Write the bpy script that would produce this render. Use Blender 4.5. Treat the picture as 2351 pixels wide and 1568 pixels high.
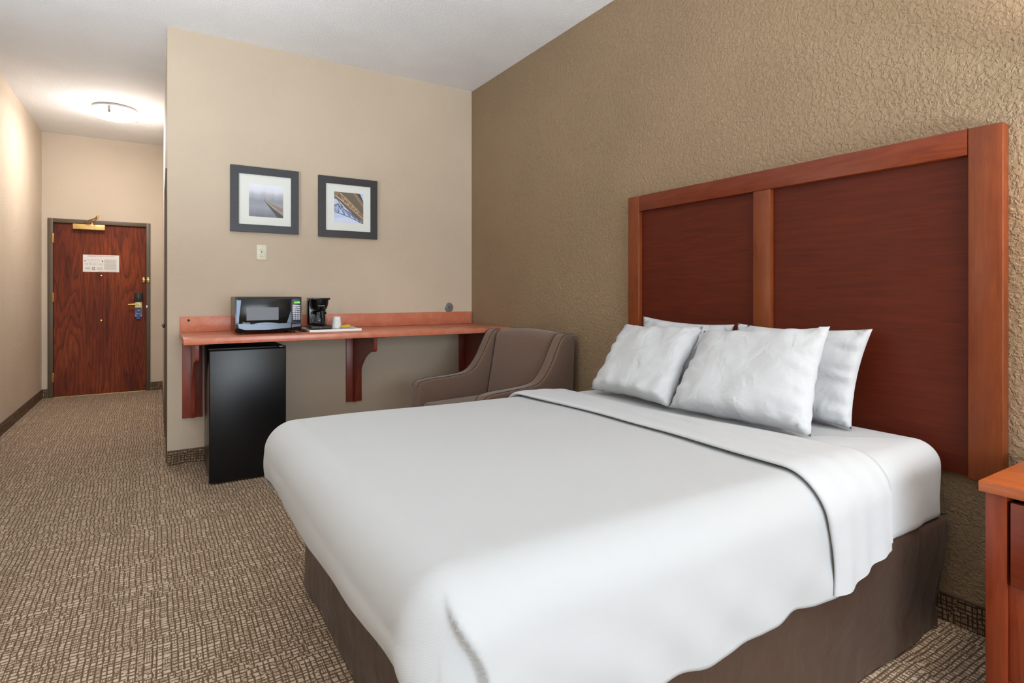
import bpy, bmesh, math, random
from mathutils import Vector, Matrix, noise
random.seed(7)
sc = bpy.context.scene
for o in list(bpy.data.objects): bpy.data.objects.remove(o)
C = sc.collection
PI = math.pi

# ------------------------------------------------------------------ camera
FPX = 1295.0
TH = math.atan((1175.5 - 362.0) / FPX)
cam_d = bpy.data.cameras.new('camera'); cam = bpy.data.objects.new('camera', cam_d); C.objects.link(cam)
cam.location = (0, 0, 1.2); cam.rotation_euler = (PI / 2, 0, -TH)
cam_d.sensor_width = 36; cam_d.lens = FPX / 2351 * 36; cam_d.shift_y = -108.5 / 2351
cam_d.clip_start = 0.02
sc.camera = cam

# ------------------------------------------------------------------ world, light, exposure
sc.view_settings.view_transform = 'Standard'; sc.view_settings.look = 'None'
sc.view_settings.gamma = 1; sc.view_settings.use_curve_mapping = False
sc.view_settings.exposure = 0.16
w = bpy.data.worlds.new('sky'); sc.world = w; w.use_nodes = True
w.node_tree.nodes['Background'].inputs[0].default_value = (0.75, 0.86, 1.0, 1)
w.node_tree.nodes['Background'].inputs[1].default_value = 1.0

def area(name, loc, rot, sx, sy, power, col):
    l = bpy.data.lights.new(name, 'AREA'); l.shape = 'RECTANGLE'; l.size = sx; l.size_y = sy
    l.energy = power; l.color = col
    o = bpy.data.objects.new(name, l); C.objects.link(o); o.location = loc; o.rotation_euler = rot
    return o
def point(name, loc, r, power, col):
    l = bpy.data.lights.new(name, 'POINT'); l.energy = power; l.color = col; l.shadow_soft_size = r
    o = bpy.data.objects.new(name, l); C.objects.link(o); o.location = loc
    return o
# daylight coming in through the big window in the wall behind the camera
area('window_daylight', (0.60, -3.93, 1.40), (-PI / 2, 0, PI), 3.0, 2.2, 212, (0.82, 0.92, 1.0))
# warm glow of the wall sconce over the nightstand and of the corridor lamp
point('sconce_glow', (2.27, 0.33, 1.90), 0.06, 24, (1.0, 0.90, 0.78))
point('corridor_glow', (-0.362, 6.92, 2.84), 0.12, 16, (1.0, 0.98, 0.97))
area('corridor_downlight', (-0.362, 6.92, 2.955), (0, 0, 0), 0.26, 0.26, 16, (1.0, 0.96, 0.92))
# unseen fill lamps added to wash the ceiling, which lights the room softly
FILL_POS = [(2.12, -0.36), (0.90, -1.45), (-0.905, 2.45)]
area('uplighter_glow_a', FILL_POS[0] + (1.32,), (PI, 0, 0), 0.3, 0.3, 62, (0.82, 0.92, 1.0))
area('uplighter_glow_b', FILL_POS[1] + (1.32,), (PI, 0, 0), 0.3, 0.3, 40, (0.82, 0.92, 1.0))
area('uplighter_glow_c', FILL_POS[2] + (1.32,), (PI, 0, 0), 0.3, 0.3, 70, (0.82, 0.92, 1.0))

# ------------------------------------------------------------------ materials
def lin(c):
    return tuple(((v / 255) / 12.92 if v / 255 <= 0.04045 else ((v / 255 + 0.055) / 1.055) ** 2.4) for v in c) + (1,)
def mat(name, rgb, rough=0.6, metal=0.0, spec=0.5, emit=None, es=0):
    m = bpy.data.materials.new(name); m.use_nodes = True
    b = m.node_tree.nodes['Principled BSDF']
    b.inputs['Base Color'].default_value = lin(rgb); b.inputs['Roughness'].default_value = rough
    b.inputs['Metallic'].default_value = metal; b.inputs['Specular IOR Level'].default_value = spec
    if emit: b.inputs['Emission Color'].default_value = lin(emit); b.inputs['Emission Strength'].default_value = es
    m.diffuse_color = lin(rgb)
    return m
class NT:
    def __init__(s, m): s.m = m; s.t = m.node_tree; s.b = s.t.nodes['Principled BSDF']
    def n(s, typ, **kw):
        x = s.t.nodes.new(typ)
        for k, v in kw.items():
            if hasattr(x, k): setattr(x, k, v)
        return x
    def l(s, a, b): s.t.links.new(a, b)
    def coord(s, scale=(1, 1, 1), rot=(0, 0, 0)):
        c = s.n('ShaderNodeTexCoord'); mp = s.n('ShaderNodeMapping')
        mp.inputs['Scale'].default_value = scale; mp.inputs['Rotation'].default_value = rot
        s.l(c.outputs['Object'], mp.inputs['Vector']); return mp.outputs['Vector']
    def noise(s, vec, scale, detail=2, rough=.5, dist=0):
        x = s.n('ShaderNodeTexNoise'); x.inputs['Scale'].default_value = scale; x.inputs['Detail'].default_value = detail
        x.inputs['Roughness'].default_value = rough; x.inputs['Distortion'].default_value = dist
        s.l(vec, x.inputs['Vector']); return x.outputs['Fac']
    def ramp(s, fac, stops):
        x = s.n('ShaderNodeValToRGB'); r = x.color_ramp
        while len(r.elements) < len(stops): r.elements.new(0.5)
        for e, (p, c) in zip(r.elements, stops): e.position = p; e.color = lin(c) if len(c) == 3 else c
        s.l(fac, x.inputs['Fac']); return x.outputs['Color']
    def math(s, op, a, b=None, c=None):
        x = s.n('ShaderNodeMath'); x.operation = op
        for i, v in enumerate((a, b, c)):
            if v is None: continue
            if isinstance(v, (int, float)): x.inputs[i].default_value = v
            else: s.l(v, x.inputs[i])
        return x.outputs[0]
    def mix(s, f, a, b, mode='MIX'):
        x = s.n('ShaderNodeMix'); x.data_type = 'RGBA'; x.blend_type = mode
        for i, v in ((0, f), (6, a), (7, b)):
            if isinstance(v, (int, float)): x.inputs[i].default_value = v
            elif isinstance(v, tuple): x.inputs[i].default_value = lin(v) if len(v) == 3 else v
            else: s.l(v, x.inputs[i])
        return x.outputs[2]
    def bump(s, h, strength, dist):
        x = s.n('ShaderNodeBump'); x.inputs['Strength'].default_value = strength; x.inputs['Distance'].default_value = dist
        s.l(h, x.inputs['Height']); s.l(x.outputs['Normal'], s.b.inputs['Normal'])
def color(nt, sock): nt.l(sock, nt.b.inputs['Base Color'])

def plaster(name, rgb, big=60, strength=.5, dist=.004, rough=.75):
    m = mat(name, rgb, rough, spec=.3); t = NT(m); v = t.coord()
    tint = t.noise(v, 1.3, 2)
    d = tuple(int(c * .965) for c in rgb)
    color(t, t.ramp(tint, [(.35, d), (.65, rgb)]))
    a = t.noise(v, big, 3, .55, .6); a = t.ramp(a, [(.42, (0, 0, 0)), (.62, (255, 255, 255))])
    t.bump(a, strength, dist)
    return m
M_far = plaster('far_wall_paint', (198, 181, 160), 70, .32, .002)
M_corr = plaster('corridor_paint', (208, 192, 173), 60, .30, .002)
M_accent = plaster('accent_wall_paint', (150, 127, 100), 62, .75, .0045, .55)
M_ceil = plaster('ceiling_texture', (240, 240, 241), 95, .55, .003, .85)

def carpet(name, vertical=False, light=(218, 197, 174), dark=(108, 86, 66)):
    m = mat(name, light, .95, spec=.1); t = NT(m)
    c = t.n('ShaderNodeTexCoord'); sp = t.n('ShaderNodeSeparateXYZ'); t.l(c.outputs['Object'], sp.inputs[0])
    if vertical: X = t.math('ADD', sp.outputs[0], sp.outputs[1]); Y = sp.outputs[2]
    else: X, Y = sp.outputs[0], sp.outputs[1]
    cb = t.n('ShaderNodeCombineXYZ'); t.l(X, cb.inputs[0]); t.l(Y, cb.inputs[1]); V = cb.outputs[0]
    wob = t.noise(V, 3.0, 1); wob2 = t.noise(V, 3.7, 1)
    fine = t.noise(V, 260, 2, .6)
    P = .0185
    brk0 = t.noise(V, 16, 1)
    def axis(A, wb, seed, Bq_, blk):
        W = t.math('ADD', t.math('MULTIPLY', A, 1 / P), t.math('MULTIPLY', wb, .5))
        q = t.math('FLOOR', t.math('ADD', t.math('MULTIPLY', Bq_, 1 / blk), t.math('MULTIPLY', brk0, 3.0)))
        w1 = t.n('ShaderNodeTexWhiteNoise'); w1.noise_dimensions = '1D'; t.l(q, w1.inputs['W'])
        W = t.math('ADD', W, t.math('MULTIPLY', w1.outputs['Value'], 1.0))
        W = t.math('ADD', W, seed)
        W = t.math('ADD', W, t.math('MULTIPLY', fine, .22))
        e = t.n('ShaderNodeTexVoronoi'); e.voronoi_dimensions = '1D'; e.feature = 'DISTANCE_TO_EDGE'
        e.inputs['Scale'].default_value = 1; e.inputs['Randomness'].default_value = .75; t.l(W, e.inputs['W'])
        f = t.n('ShaderNodeTexVoronoi'); f.voronoi_dimensions = '1D'; f.feature = 'F1'
        f.inputs['Scale'].default_value = 1; f.inputs['Randomness'].default_value = .75; t.l(W, f.inputs['W'])
        g = t.n('ShaderNodeSeparateColor'); t.l(f.outputs['Color'], g.inputs[0])
        return e.outputs['Distance'], g.outputs[0]
    dx, rx = axis(X, wob, 3.3, Y, .085); dy, ry = axis(Y, wob2, 7.1, X, .075)
    # per cell random
    cc = t.n('ShaderNodeCombineXYZ'); t.l(rx, cc.inputs[0]); t.l(ry, cc.inputs[1])
    wn = t.n('ShaderNodeTexWhiteNoise'); wn.noise_dimensions = '3D'; t.l(cc.outputs[0], wn.inputs['Vector'])
    r = wn.outputs['Value']
    brk = t.noise(V, 34, 1); 
    thx = t.math('MULTIPLY', t.math('SUBTRACT', brk, .20), .40)
    thy = t.math('MULTIPLY', t.math('SUBTRACT', .86, brk), .40)
    def line(d, th):
        mr = t.n('ShaderNodeMapRange'); t.l(d, mr.inputs[0]); t.l(t.math('MULTIPLY', th, .75), mr.inputs[1]); t.l(t.math('ADD', th, .06), mr.inputs[2])
        mr.inputs[3].default_value = 1; mr.inputs[4].default_value = 0; return mr.outputs[0]
    L = t.math('MAXIMUM', line(dx, thx), line(dy, thy))
    # threads inside some cells
    sx = t.math('SINE', t.math('ADD', t.math('MULTIPLY', X, 2 * PI / .0072), t.math('MULTIPLY', fine, 5)))
    sy = t.math('SINE', t.math('ADD', t.math('MULTIPLY', Y, 2 * PI / .0072), t.math('MULTIPLY', fine, 5)))
    ax = t.math('MULTIPLY', t.math('GREATER_THAN', sx, .15), t.math('GREATER_THAN', r, .74))
    ay = t.math('MULTIPLY', t.math('GREATER_THAN', sy, .15), t.math('LESS_THAN', r, .30))
    L = t.math('MAXIMUM', L, t.math('MULTIPLY', t.math('MAXIMUM', ax, ay), .8))
    tone = t.noise(V, 2.2, 2)
    lt = t.ramp(tone, [(.3, tuple(int(k * .95) for k in light)), (.7, light)])
    lt = t.mix(t.math('MULTIPLY', fine, .35), lt, (150, 125, 100))
    color(t, t.mix(L, lt, dark))
    t.bump(t.math('ADD', t.math('MULTIPLY', L, -.6), fine), .5, .003)
    return m
M_carpet = carpet('carpet_weave')
M_carpetb = carpet('carpet_base', True, (150, 130, 108), (72, 54, 40))

def wood(name, c1, c2, axis='Z', rough=.32, scale=5, stretch=14, spec=.5, c3=None, bump=.03):
    m = mat(name, c1, rough, spec=spec); t = NT(m)
    s = [stretch] * 3; s['XYZ'.index(axis)] = 1.0
    v = t.coord(tuple(s))
    a = t.noise(v, scale, 4, .62, 1.2)
    v2 = t.coord((2.2, 2.2, 2.2)); b = t.noise(v2, 2.0, 3, .6)
    col = t.ramp(a, [(.3, c2), (.68, c1)])
    if c3: col = t.mix(t.ramp(b, [(.4, (0, 0, 0)), (.7, (160, 160, 160))]), col, c3)
    color(t, col)
    t.bump(a, bump, .002)
    return m
M_hb_v = wood('cherry_stile', (120, 56, 22), (100, 42, 14), 'Z', .38, 4, 9, spec=.32, c3=(132, 70, 28))
M_hb_h = wood('cherry_rail', (118, 50, 22), (94, 34, 12), 'Y', .38, 4, 9, spec=.32, c3=(126, 60, 28))
M_hb_p = wood('cherry_panel', (90, 30, 11), (72, 20, 5), 'Y', .5, 3, 16, spec=.22, c3=(86, 32, 11))
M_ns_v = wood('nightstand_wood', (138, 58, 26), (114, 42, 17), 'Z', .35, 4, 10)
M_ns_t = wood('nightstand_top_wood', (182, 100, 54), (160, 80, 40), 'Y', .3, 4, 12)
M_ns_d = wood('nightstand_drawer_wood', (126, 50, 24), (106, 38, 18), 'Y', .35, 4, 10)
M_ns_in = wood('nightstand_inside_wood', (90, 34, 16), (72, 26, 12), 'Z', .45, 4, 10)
M_brk = wood('bracket_wood', (140, 62, 46), (120, 48, 34), 'Z', .38, 4, 5)
def laminate(name, a, b, c):
    m = mat(name, a, .28, spec=.5); t = NT(m); v = t.coord()
    x = t.noise(v, 14, 4, .65, .8)
    y = t.noise(v, 3, 2)
    col = t.ramp(x, [(.3, a), (.5, b), (.7, c)])
    color(t, t.mix(t.math('MULTIPLY', y, .3), col, b)); return m
M_lam = laminate('cherry_laminate', (186, 102, 76), (196, 116, 88), (205, 131, 101))

def oak(name):
    m = mat(name, (120, 56, 34), .5, spec=.18); t = NT(m)
    # cathedral grain: distance field distorted and stretched along z
    v = t.coord((1, 1, .11)); nn = t.noise(v, 5.4, 2, .45, .15)
    rings = t.math('FRACT', t.math('MULTIPLY', nn, 13))
    v3 = t.coord((1, 1, .035)); pores = t.noise(v3, 170, 2, .6)
    big = t.noise(t.coord((1, 1, .3)), 3.2, 2)
    base = t.ramp(big, [(.3, (100, 42, 22)), (.55, (132, 58, 28)), (.75, (152, 72, 34))])
    rr = t.ramp(rings, [(0, (255, 255, 255)), (.18, (60, 60, 60)), (.5, (0, 0, 0)), (1, (200, 200, 200))])
    col = t.mix(t.math('MULTIPLY', rr, .75), base, (58, 24, 18))
    pp = t.ramp(pores, [(.42, (255, 255, 255)), (.56, (0, 0, 0))])
    col = t.mix(t.math('MULTIPLY', pp, .45), col, (60, 24, 18))
    color(t, col); return m
M_oak = oak('dark_oak_veneer')

def cloth(name, rgb, wr=0.35, weave=0, rough=.85, sheen=.1, scale=6):
    m = mat(name, rgb, rough, spec=.15); t = NT(m); v = t.coord()
    t.b.inputs['Sheen Weight'].default_value = sheen
    h = t.noise(v, scale, 3, .5, .5)
    if weave:
        wv = t.n('ShaderNodeTexWave'); wv.inputs['Scale'].default_value = weave; wv.inputs['Distortion'].default_value = .2
        wv.bands_direction = 'DIAGONAL'; t.l(v, wv.inputs['Vector'])
        h = t.math('ADD', h, t.math('MULTIPLY', wv.outputs['Fac'], .05))
    t.bump(h, wr, .02)
    return m
M_white = cloth('white_coverlet', (185, 187, 189), .12, 130, scale=4)
M_sheet = cloth('white_sheet', (192, 194, 197), .22, 0, scale=7)
M_pillow = cloth('white_pillowcase', (193, 195, 198), .55, 0, scale=11)
M_skirt = mat('brown_bed_skirt', (70, 52, 42), .4, spec=.45)
t = NT(M_skirt); t.b.inputs['Sheen Weight'].default_value = .05
hh = t.noise(t.coord((1, 1, .35)), 9, 3, .5, .6); t.bump(hh, .5, .03)
def upholstery():
    m = mat('taupe_upholstery', (98, 80, 70), .9, spec=.15); t = NT(m); v = t.coord()
    n1 = t.noise(v, 420, 2, .6); n2 = t.noise(v, 4, 2)
    col = t.ramp(n1, [(.3, (92, 72, 62)), (.7, (124, 100, 86))])
    color(t, t.mix(t.math('MULTIPLY', n2, .25), col, (112, 88, 72)))
    t.b.inputs['Sheen Weight'].default_value = .3
    t.bump(n1, .4, .001); return m
M_uph = upholstery()
M_seam = mat('dark_seam', (52, 40, 36), .9)
M_bronze = mat('bronze_frame_paint', (92, 76, 58), .45)
M_brass = mat('brass', (222, 190, 120), .28, 1.0)
M_brass2 = mat('satin_brass_cover', (214, 178, 112), .38, .55)
M_blackp = mat('black_plastic', (14, 14, 15), .22)
M_blackm = mat('black_matte_plastic', (18, 18, 19), .5)
def fridge_black():
    m = mat('black_textured_steel', (10, 11, 14), .3, spec=.38); t = NT(m)
    t.bump(t.noise(t.coord(), 380, 2), .35, .0008); return m
M_fridge = fridge_black()
M_mwglass = mat('dark_oven_glass', (15, 16, 16), .2, spec=.3)
M_mwwin = mat('grey_screen_window', (122, 128, 136), .55, spec=.25)
M_mwblue = mat('graphite_gloss_plastic', (66, 76, 90), .16, .25)
M_button = mat('pale_button', (190, 194, 204), .45)
M_green = mat('green_digits', (90, 255, 60), .5, emit=(110, 255, 50), es=2.2)
M_text = mat('light_lettering', (205, 208, 210), .5)
M_paper = mat('white_paper', (232, 230, 226), .7)
M_ink = mat('grey_ink', (168, 160, 154), .7)
M_dink = mat('dark_ink', (110, 96, 88), .7)
M_red = mat('red_ink', (176, 96, 92), .7)
M_frame = wood('espresso_frame_wood', (46, 44, 50), (34, 33, 38), 'X', .45, 6, 10)
M_frame2 = wood('espresso_frame_wood_warm', (44, 38, 38), (32, 28, 29), 'X', .45, 6, 10)
M_matb = mat('off_white_mat_board', (222, 224, 218), .8)
M_ivory = mat('ivory_plastic', (218, 214, 190), .4)
M_slot = mat('dark_slot', (50, 44, 38), .6)
M_chrome = mat('chrome', (190, 195, 202), .22, 1.0)
M_nickel = mat('brushed_nickel', (170, 165, 165), .35, .9)
M_tray = mat('white_tray_plastic', (238, 236, 232), .3)
M_cup = mat('white_paper_cup', (236, 236, 234), .5)
M_yellow = mat('yellow_packet', (228, 190, 30), .4)
M_greyp = mat('grey_packet', (176, 168, 172), .4)
M_brownp = mat('brown_packet', (120, 104, 92), .5)
M_blue = mat('blue_tag', (40, 78, 160), .5)
M_indigo = mat('indigo_card', (78, 86, 140), .5)
M_lockpale = mat('pale_gold_plate', (226, 214, 150), .35, .3)
M_shade = mat('frosted_glass_shade', (250, 250, 248), .4, emit=(255, 248, 236), es=4)
M_cable = mat('black_cable', (40, 36, 36), .5)
M_white_p = mat('white_trim_paint', (228, 226, 222), .5)
M_glass = bpy.data.materials.new('coffee_pot_glass'); M_glass.use_nodes = True
b = M_glass.node_tree.nodes['Principled BSDF']; b.inputs['Transmission Weight'].default_value = 1; b.inputs['Roughness'].default_value = .02
b.inputs['Base Color'].default_value = (.93, .95, .95, 1); b.inputs['IOR'].default_value = 1.3
M_pane = bpy.data.materials.new('window_glass'); M_pane.use_nodes = True
nt = M_pane.node_tree; nt.nodes.clear()
o_ = nt.nodes.new('ShaderNodeOutputMaterial'); mx = nt.nodes.new('ShaderNodeMixShader'); tr = nt.nodes.new('ShaderNodeBsdfTransparent'); gl = nt.nodes.new('ShaderNodeBsdfGlossy')
mx.inputs[0].default_value = .06; gl.inputs['Roughness'].default_value = .02
nt.links.new(tr.outputs[0], mx.inputs[1]); nt.links.new(gl.outputs[0], mx.inputs[2]); nt.links.new(mx.outputs[0], o_.inputs[0])

# ------------------------------------------------------------------ mesh helpers
def obj(name, bm, m, parent=None, smooth=None, mats=None):
    me = bpy.data.meshes.new(name); bm.normal_update(); bm.to_mesh(me); bm.free()
    for mm in (mats or [m]): me.materials.append(mm)
    if smooth is not None:
        for p in me.polygons: p.use_smooth = True
        if smooth < 179: me.set_sharp_from_angle(angle=math.radians(smooth))
    o = bpy.data.objects.new(name, me); C.objects.link(o)
    if parent: o.parent = parent; o.matrix_parent_inverse = parent.matrix_world.inverted() if False else Matrix.Translation(-Vector(parent.location)) if parent.rotation_euler.z == 0 and not parent.parent else parent_inv(parent)
    return o
def parent_inv(p):
    m = Matrix.LocRotScale(p.location, p.rotation_euler, None)
    if p.parent: m = parent_world(p)
    return m.inverted()
def parent_world(p):
    m = Matrix.LocRotScale(p.location, p.rotation_euler, None)
    if p.parent: m = parent_world(p.parent) @ p.matrix_parent_inverse @ m
    return m
def tag(o, label, cat, group=None):
    o['label'] = label; o['category'] = cat
    if group: o['group'] = group
    return o
def thing(name, label, cat, loc, group=None):
    o = bpy.data.objects.new(name, None); C.objects.link(o); o.location = loc; o.empty_display_size = .1
    return tag(o, label, cat, group)
def struct(o, label=None, cat=None):
    o['kind'] = 'structure'
    if label: o['label'] = label
    if cat: o['category'] = cat
    return o
def box(bm, x0, x1, y0, y1, z0, z1, bev=0, seg=2, mi=0):
    n0 = set(bm.faces)
    vs = [bm.verts.new((x, y, z)) for x in (x0, x1) for y in (y0, y1) for z in (z0, z1)]
    F = [(0, 1, 3, 2), (4, 6, 7, 5), (0, 4, 5, 1), (2, 3, 7, 6), (0, 2, 6, 4), (1, 5, 7, 3)]
    fs = [bm.faces.new([vs[i] for i in f]) for f in F]
    if bev:
        es = list({e for f in fs for e in f.edges})
        bmesh.ops.bevel(bm, geom=es, offset=bev, segments=seg, profile=.5, affect='EDGES')
    for f in bm.faces:
        if f not in n0: f.material_index = mi
    return bm
def B(*a, **k): return box(bmesh.new(), *a, **k)
def prism(pts, axis, a, b, bev=0, seg=2, bm=None):
    """polygon pts (2D) extruded from a to b along axis ('x': pts=(y,z); 'y': pts=(x,z); 'z': pts=(x,y))"""
    own = bm is None
    if own: bm = bmesh.new()
    def P(p, t):
        return {'x': (t, p[0], p[1]), 'y': (p[0], t, p[1]), 'z': (p[0], p[1], t)}[axis]
    va = [bm.verts.new(P(p, a)) for p in pts]; vb = [bm.verts.new(P(p, b)) for p in pts]
    fs = [bm.faces.new(va), bm.faces.new(list(reversed(vb)))]
    n = len(pts)
    for i in range(n): fs.append(bm.faces.new([va[i], vb[i], vb[(i + 1) % n], va[(i + 1) % n]]))
    bmesh.ops.recalc_face_normals(bm, faces=fs)
    if bev:
        es = list({e for f in fs[:2] for e in f.edges})
        bmesh.ops.bevel(bm, geom=es, offset=bev, segments=seg, profile=.5, affect='EDGES')
    return bm
def lathe(prof, cx, cy, seg=40, bm=None, cz=0):
    if bm is None: bm = bmesh.new()
    rows = []
    for r, z in prof:
        if r < 1e-6: rows.append([bm.verts.new((cx, cy, cz + z))])
        else: rows.append([bm.verts.new((cx + r * math.cos(2 * PI * i / seg), cy + r * math.sin(2 * PI * i / seg), cz + z)) for i in range(seg)])
    for A, Bq in zip(rows, rows[1:]):
        for i in range(seg):
            j = (i + 1) % seg
            if len(A) == 1 and len(Bq) == 1: continue
            if len(A) == 1: bm.faces.new([A[0], Bq[j], Bq[i]])
            elif len(Bq) == 1: bm.faces.new([A[i], A[j], Bq[0]])
            else: bm.faces.new([A[i], A[j], Bq[j], Bq[i]])
    bmesh.ops.recalc_face_normals(bm, faces=bm.faces)
    return bm
def xform(bm, M): bmesh.ops.transform(bm, matrix=M, verts=bm.verts); return bm
def tube(pts, r, seg=10, bm=None, caps=True):
    if bm is None: bm = bmesh.new()
    pts = [Vector(p) for p in pts]; rows = []
    up = Vector((0, 0, 1))
    for i, p in enumerate(pts):
        d = (pts[min(i + 1, len(pts) - 1)] - pts[max(i - 1, 0)]).normalized()
        a = d.cross(up)
        if a.length < .05: a = d.cross(Vector((1, 0, 0)))
        a.normalize(); bq = d.cross(a).normalized()
        rr = r[i] if isinstance(r, (list, tuple)) else r
        rows.append([bm.verts.new(p + rr * (math.cos(2 * PI * k / seg) * a + math.sin(2 * PI * k / seg) * bq)) for k in range(seg)])
    for A, Bq in zip(rows, rows[1:]):
        for i in range(seg):
            j = (i + 1) % seg; bm.faces.new([A[i], A[j], Bq[j], Bq[i]])
    if caps: bm.faces.new(list(reversed(rows[0]))); bm.faces.new(rows[-1])
    bmesh.ops.recalc_face_normals(bm, faces=bm.faces)
    return bm
def spline(pts, n=8):
    pts = [Vector(p) for p in pts]; out = []
    for i in range(len(pts) - 1):
        p0 = pts[max(i - 1, 0)]; p1 = pts[i]; p2 = pts[i + 1]; p3 = pts[min(i + 2, len(pts) - 1)]
        for k in range(n):
            t_ = k / n
            out.append(.5 * ((2 * p1) + (p2 - p0) * t_ + (2 * p0 - 5 * p1 + 4 * p2 - p3) * t_ * t_ + (3 * p1 - p0 - 3 * p2 + p3) * t_ ** 3))
    out.append(pts[-1]); return out
def text_bm(s, size, loc, ux=(1, 0, 0), uz=(0, 0, 1), ext=.0003, width=None, align='LEFT'):
    cu = bpy.data.curves.new('lettering', 'FONT'); cu.body = s; cu.size = size; cu.extrude = ext; cu.align_x = align
    o = bpy.data.objects.new('lettering', cu); C.objects.link(o)
    dg = bpy.context.evaluated_depsgraph_get(); me = bpy.data.meshes.new_from_object(o.evaluated_get(dg))
    bm = bmesh.new(); bm.from_mesh(me); bpy.data.objects.remove(o); bpy.data.curves.remove(cu); bpy.data.meshes.remove(me)
    sx = 1
    if width:
        xs = [v.co.x for v in bm.verts]; sx = width / max(1e-6, max(xs) - min(xs))
    ux = Vector(ux).normalized(); uz = Vector(uz).normalized(); un = ux.cross(uz)
    for v in bm.verts:
        c = v.co.copy(); v.co = Vector(loc) + ux * c.x * sx + uz * c.y + un * c.z
    return bm
def sstep(a, b, x):
    t_ = min(1, max(0, (x - a) / (b - a))); return t_ * t_ * (3 - 2 * t_)
def nz(x, y, z, s=1): return noise.noise(Vector((x * s, y * s, z * s)))

# ------------------------------------------------------------------ the room
XL, XR, YF, YB, YD, XC, H = -1.13, 2.457, 4.612, -4.0, 8.37, 0.057, 3.07
T = .12
struct(obj('floor', B(XL - T, XR + T, YB - T, YD + T, -.1, 0), M_carpet))
struct(obj('ceiling', B(XL - T, XR + T, YB - T, YD + T, H, H + .1), M_ceil))
struct(obj('wall_left', B(XL - T, XL, YB, YD, 0, H), M_corr))
struct(obj('wall_right', B(XR, XR + T, YB - T, YF, 0, H), M_accent))
struct(obj('wall_far', B(XC + T, XR + T, YF, YF + T, 0, H), M_far))
# partition between room and corridor; its end shows the far wall paint, with the closet doorway in its side
CY0, CY1, CZ = 4.76, 5.56, 2.05
bm = bmesh.new()
box(bm, XC, XC + T, YF, CY0, 0, H); box(bm, XC, XC + T, CY0, CY1, CZ, H); box(bm, XC, XC + T, CY1, YD, 0, H)
for f in bm.faces:
    if abs(f.calc_center_median().y - YF) < .001: f.material_index = 1
struct(obj('wall_corridor', bm, None, mats=[M_corr, M_far]))
# end wall with door opening
DX0, DX1, DZ = -1.027, -.119, 2.036
bm = bmesh.new()
box(bm, XL - T, DX0, YD, YD + T, 0, H); box(bm, DX1, XC + T, YD, YD + T, 0, H); box(bm, DX0, DX1, YD, YD + T, DZ, H)
struct(obj('wall_entry', bm, M_corr))
# wall behind the camera with the window
WX0, WX1, WZ0, WZ1 = -.92, 2.12, .28, 2.52
bm = bmesh.new()
box(bm, XL - T, WX0, YB - T, YB, 0, H); box(bm, WX1, XR, YB - T, YB, 0, H); box(bm, WX0, WX1, YB - T, YB, 0, WZ0); box(bm, WX0, WX1, YB - T, YB, WZ1, H)
struct(obj('wall_back', bm, M_far))
bm = bmesh.new()
for a in ((WX0, WX0 + .05), (WX1 - .05, WX1), (.525, .575)): box(bm, a[0], a[1], YB - .09, YB - .04, WZ0, WZ1)
for a in ((WZ0, WZ0 + .05), (WZ1 - .05, WZ1)): box(bm, WX0, WX1, YB - .09, YB - .04, a[0], a[1])
win = struct(obj('window_1', bm, M_white_p))
p = obj('window_pane', B(WX0 + .04, WX1 - .04, YB - .068, YB - .062, WZ0 + .04, WZ1 - .04), M_pane, win)
# baseboards: carpet strip with a dark cap
def baseboard(name, x0, x1, y0, y1):
    o = obj(name, B(x0, x1, y0, y1, 0, .098), M_carpetb); struct(o)
    obj('baseboard_cap', B(x0 - (.001 if x1 - x0 < .05 else 0), x1 + (.001 if x1 - x0 < .05 else 0), y0 - (.001 if y1 - y0 < .05 else 0), y1 + (.001 if y1 - y0 < .05 else 0), .098, .104), M_capd, o)
M_capd = mat('brown_cap', (88, 68, 60), .6)
baseboard('baseboard_left', XL, XL + .008, YB, YD)
baseboard('baseboard_right', XR - .008, XR, YB, YF)
baseboard('baseboard_far', XC, XR - .009, YF - .009, YF)
baseboard('baseboard_corridor', XC - .009, XC, 5.64, YD)
baseboard('baseboard_entry_left', XL + .009, DX0 - .052, YD - .009, YD)
baseboard('baseboard_entry_right', DX1 + .045, XC - .01, YD - .009, YD)

# ------------------------------------------------------------------ entry door
DY = YD + .018
door = struct(obj('door_1', B(DX0 + .004, DX1 - .004, DY, DY + .045, .008, DZ - .005, bev=.002), M_oak),
              'dark reddish oak veneer entry door with evacuation sign at corridor end', 'door')
bm = bmesh.new()
for x0, x1, z0, z1 in ((DX0 - .048, DX0 + .001, 0, DZ + .046), (DX1 - .001, DX1 + .042, 0, DZ + .046), (DX0 + .001, DX1 - .001, DZ - .001, DZ + .046)):
    box(bm, x0, x1, YD - .014, YD + .075, z0, z1, bev=.003)
for x0, x1, z0, z1 in ((DX0 - .001, DX0 + .016, .008, DZ), (DX1 - .016, DX1 + .001, .008, DZ), (DX0 + .016, DX1 - .016, DZ - .018, DZ)):
    box(bm, x0, x1, DY + .046, YD + .11, z0, z1)
obj('door_frame', bm, M_bronze, door, 35)
obj('threshold', B(DX0 + .002, DX1 - .002, YD - .01, YD + .06, 0, .007), M_brass, door)
for z in (1.85, 1.165, .235):
    bm = B(DX0 - .012, DX0 + .008, YD - .018, YD + .017, z - .055, z + .055, bev=.002); tube([(DX0 - .001, YD - .02, z - .055), (DX0 - .001, YD - .02, z + .055)], .007, bm=bm)
    obj('hinge', bm, M_brass, door, 35)
cl = obj('door_closer', B(-.842, -.536, YD - .045, DY - .001, 1.966, 2.028, bev=.003), M_brass2, door, 35)
bm = bmesh.new()
tube([(-.66, YD - .03, 2.028), (-.66, YD - .03, 2.05)], .016, bm=bm)
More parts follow.
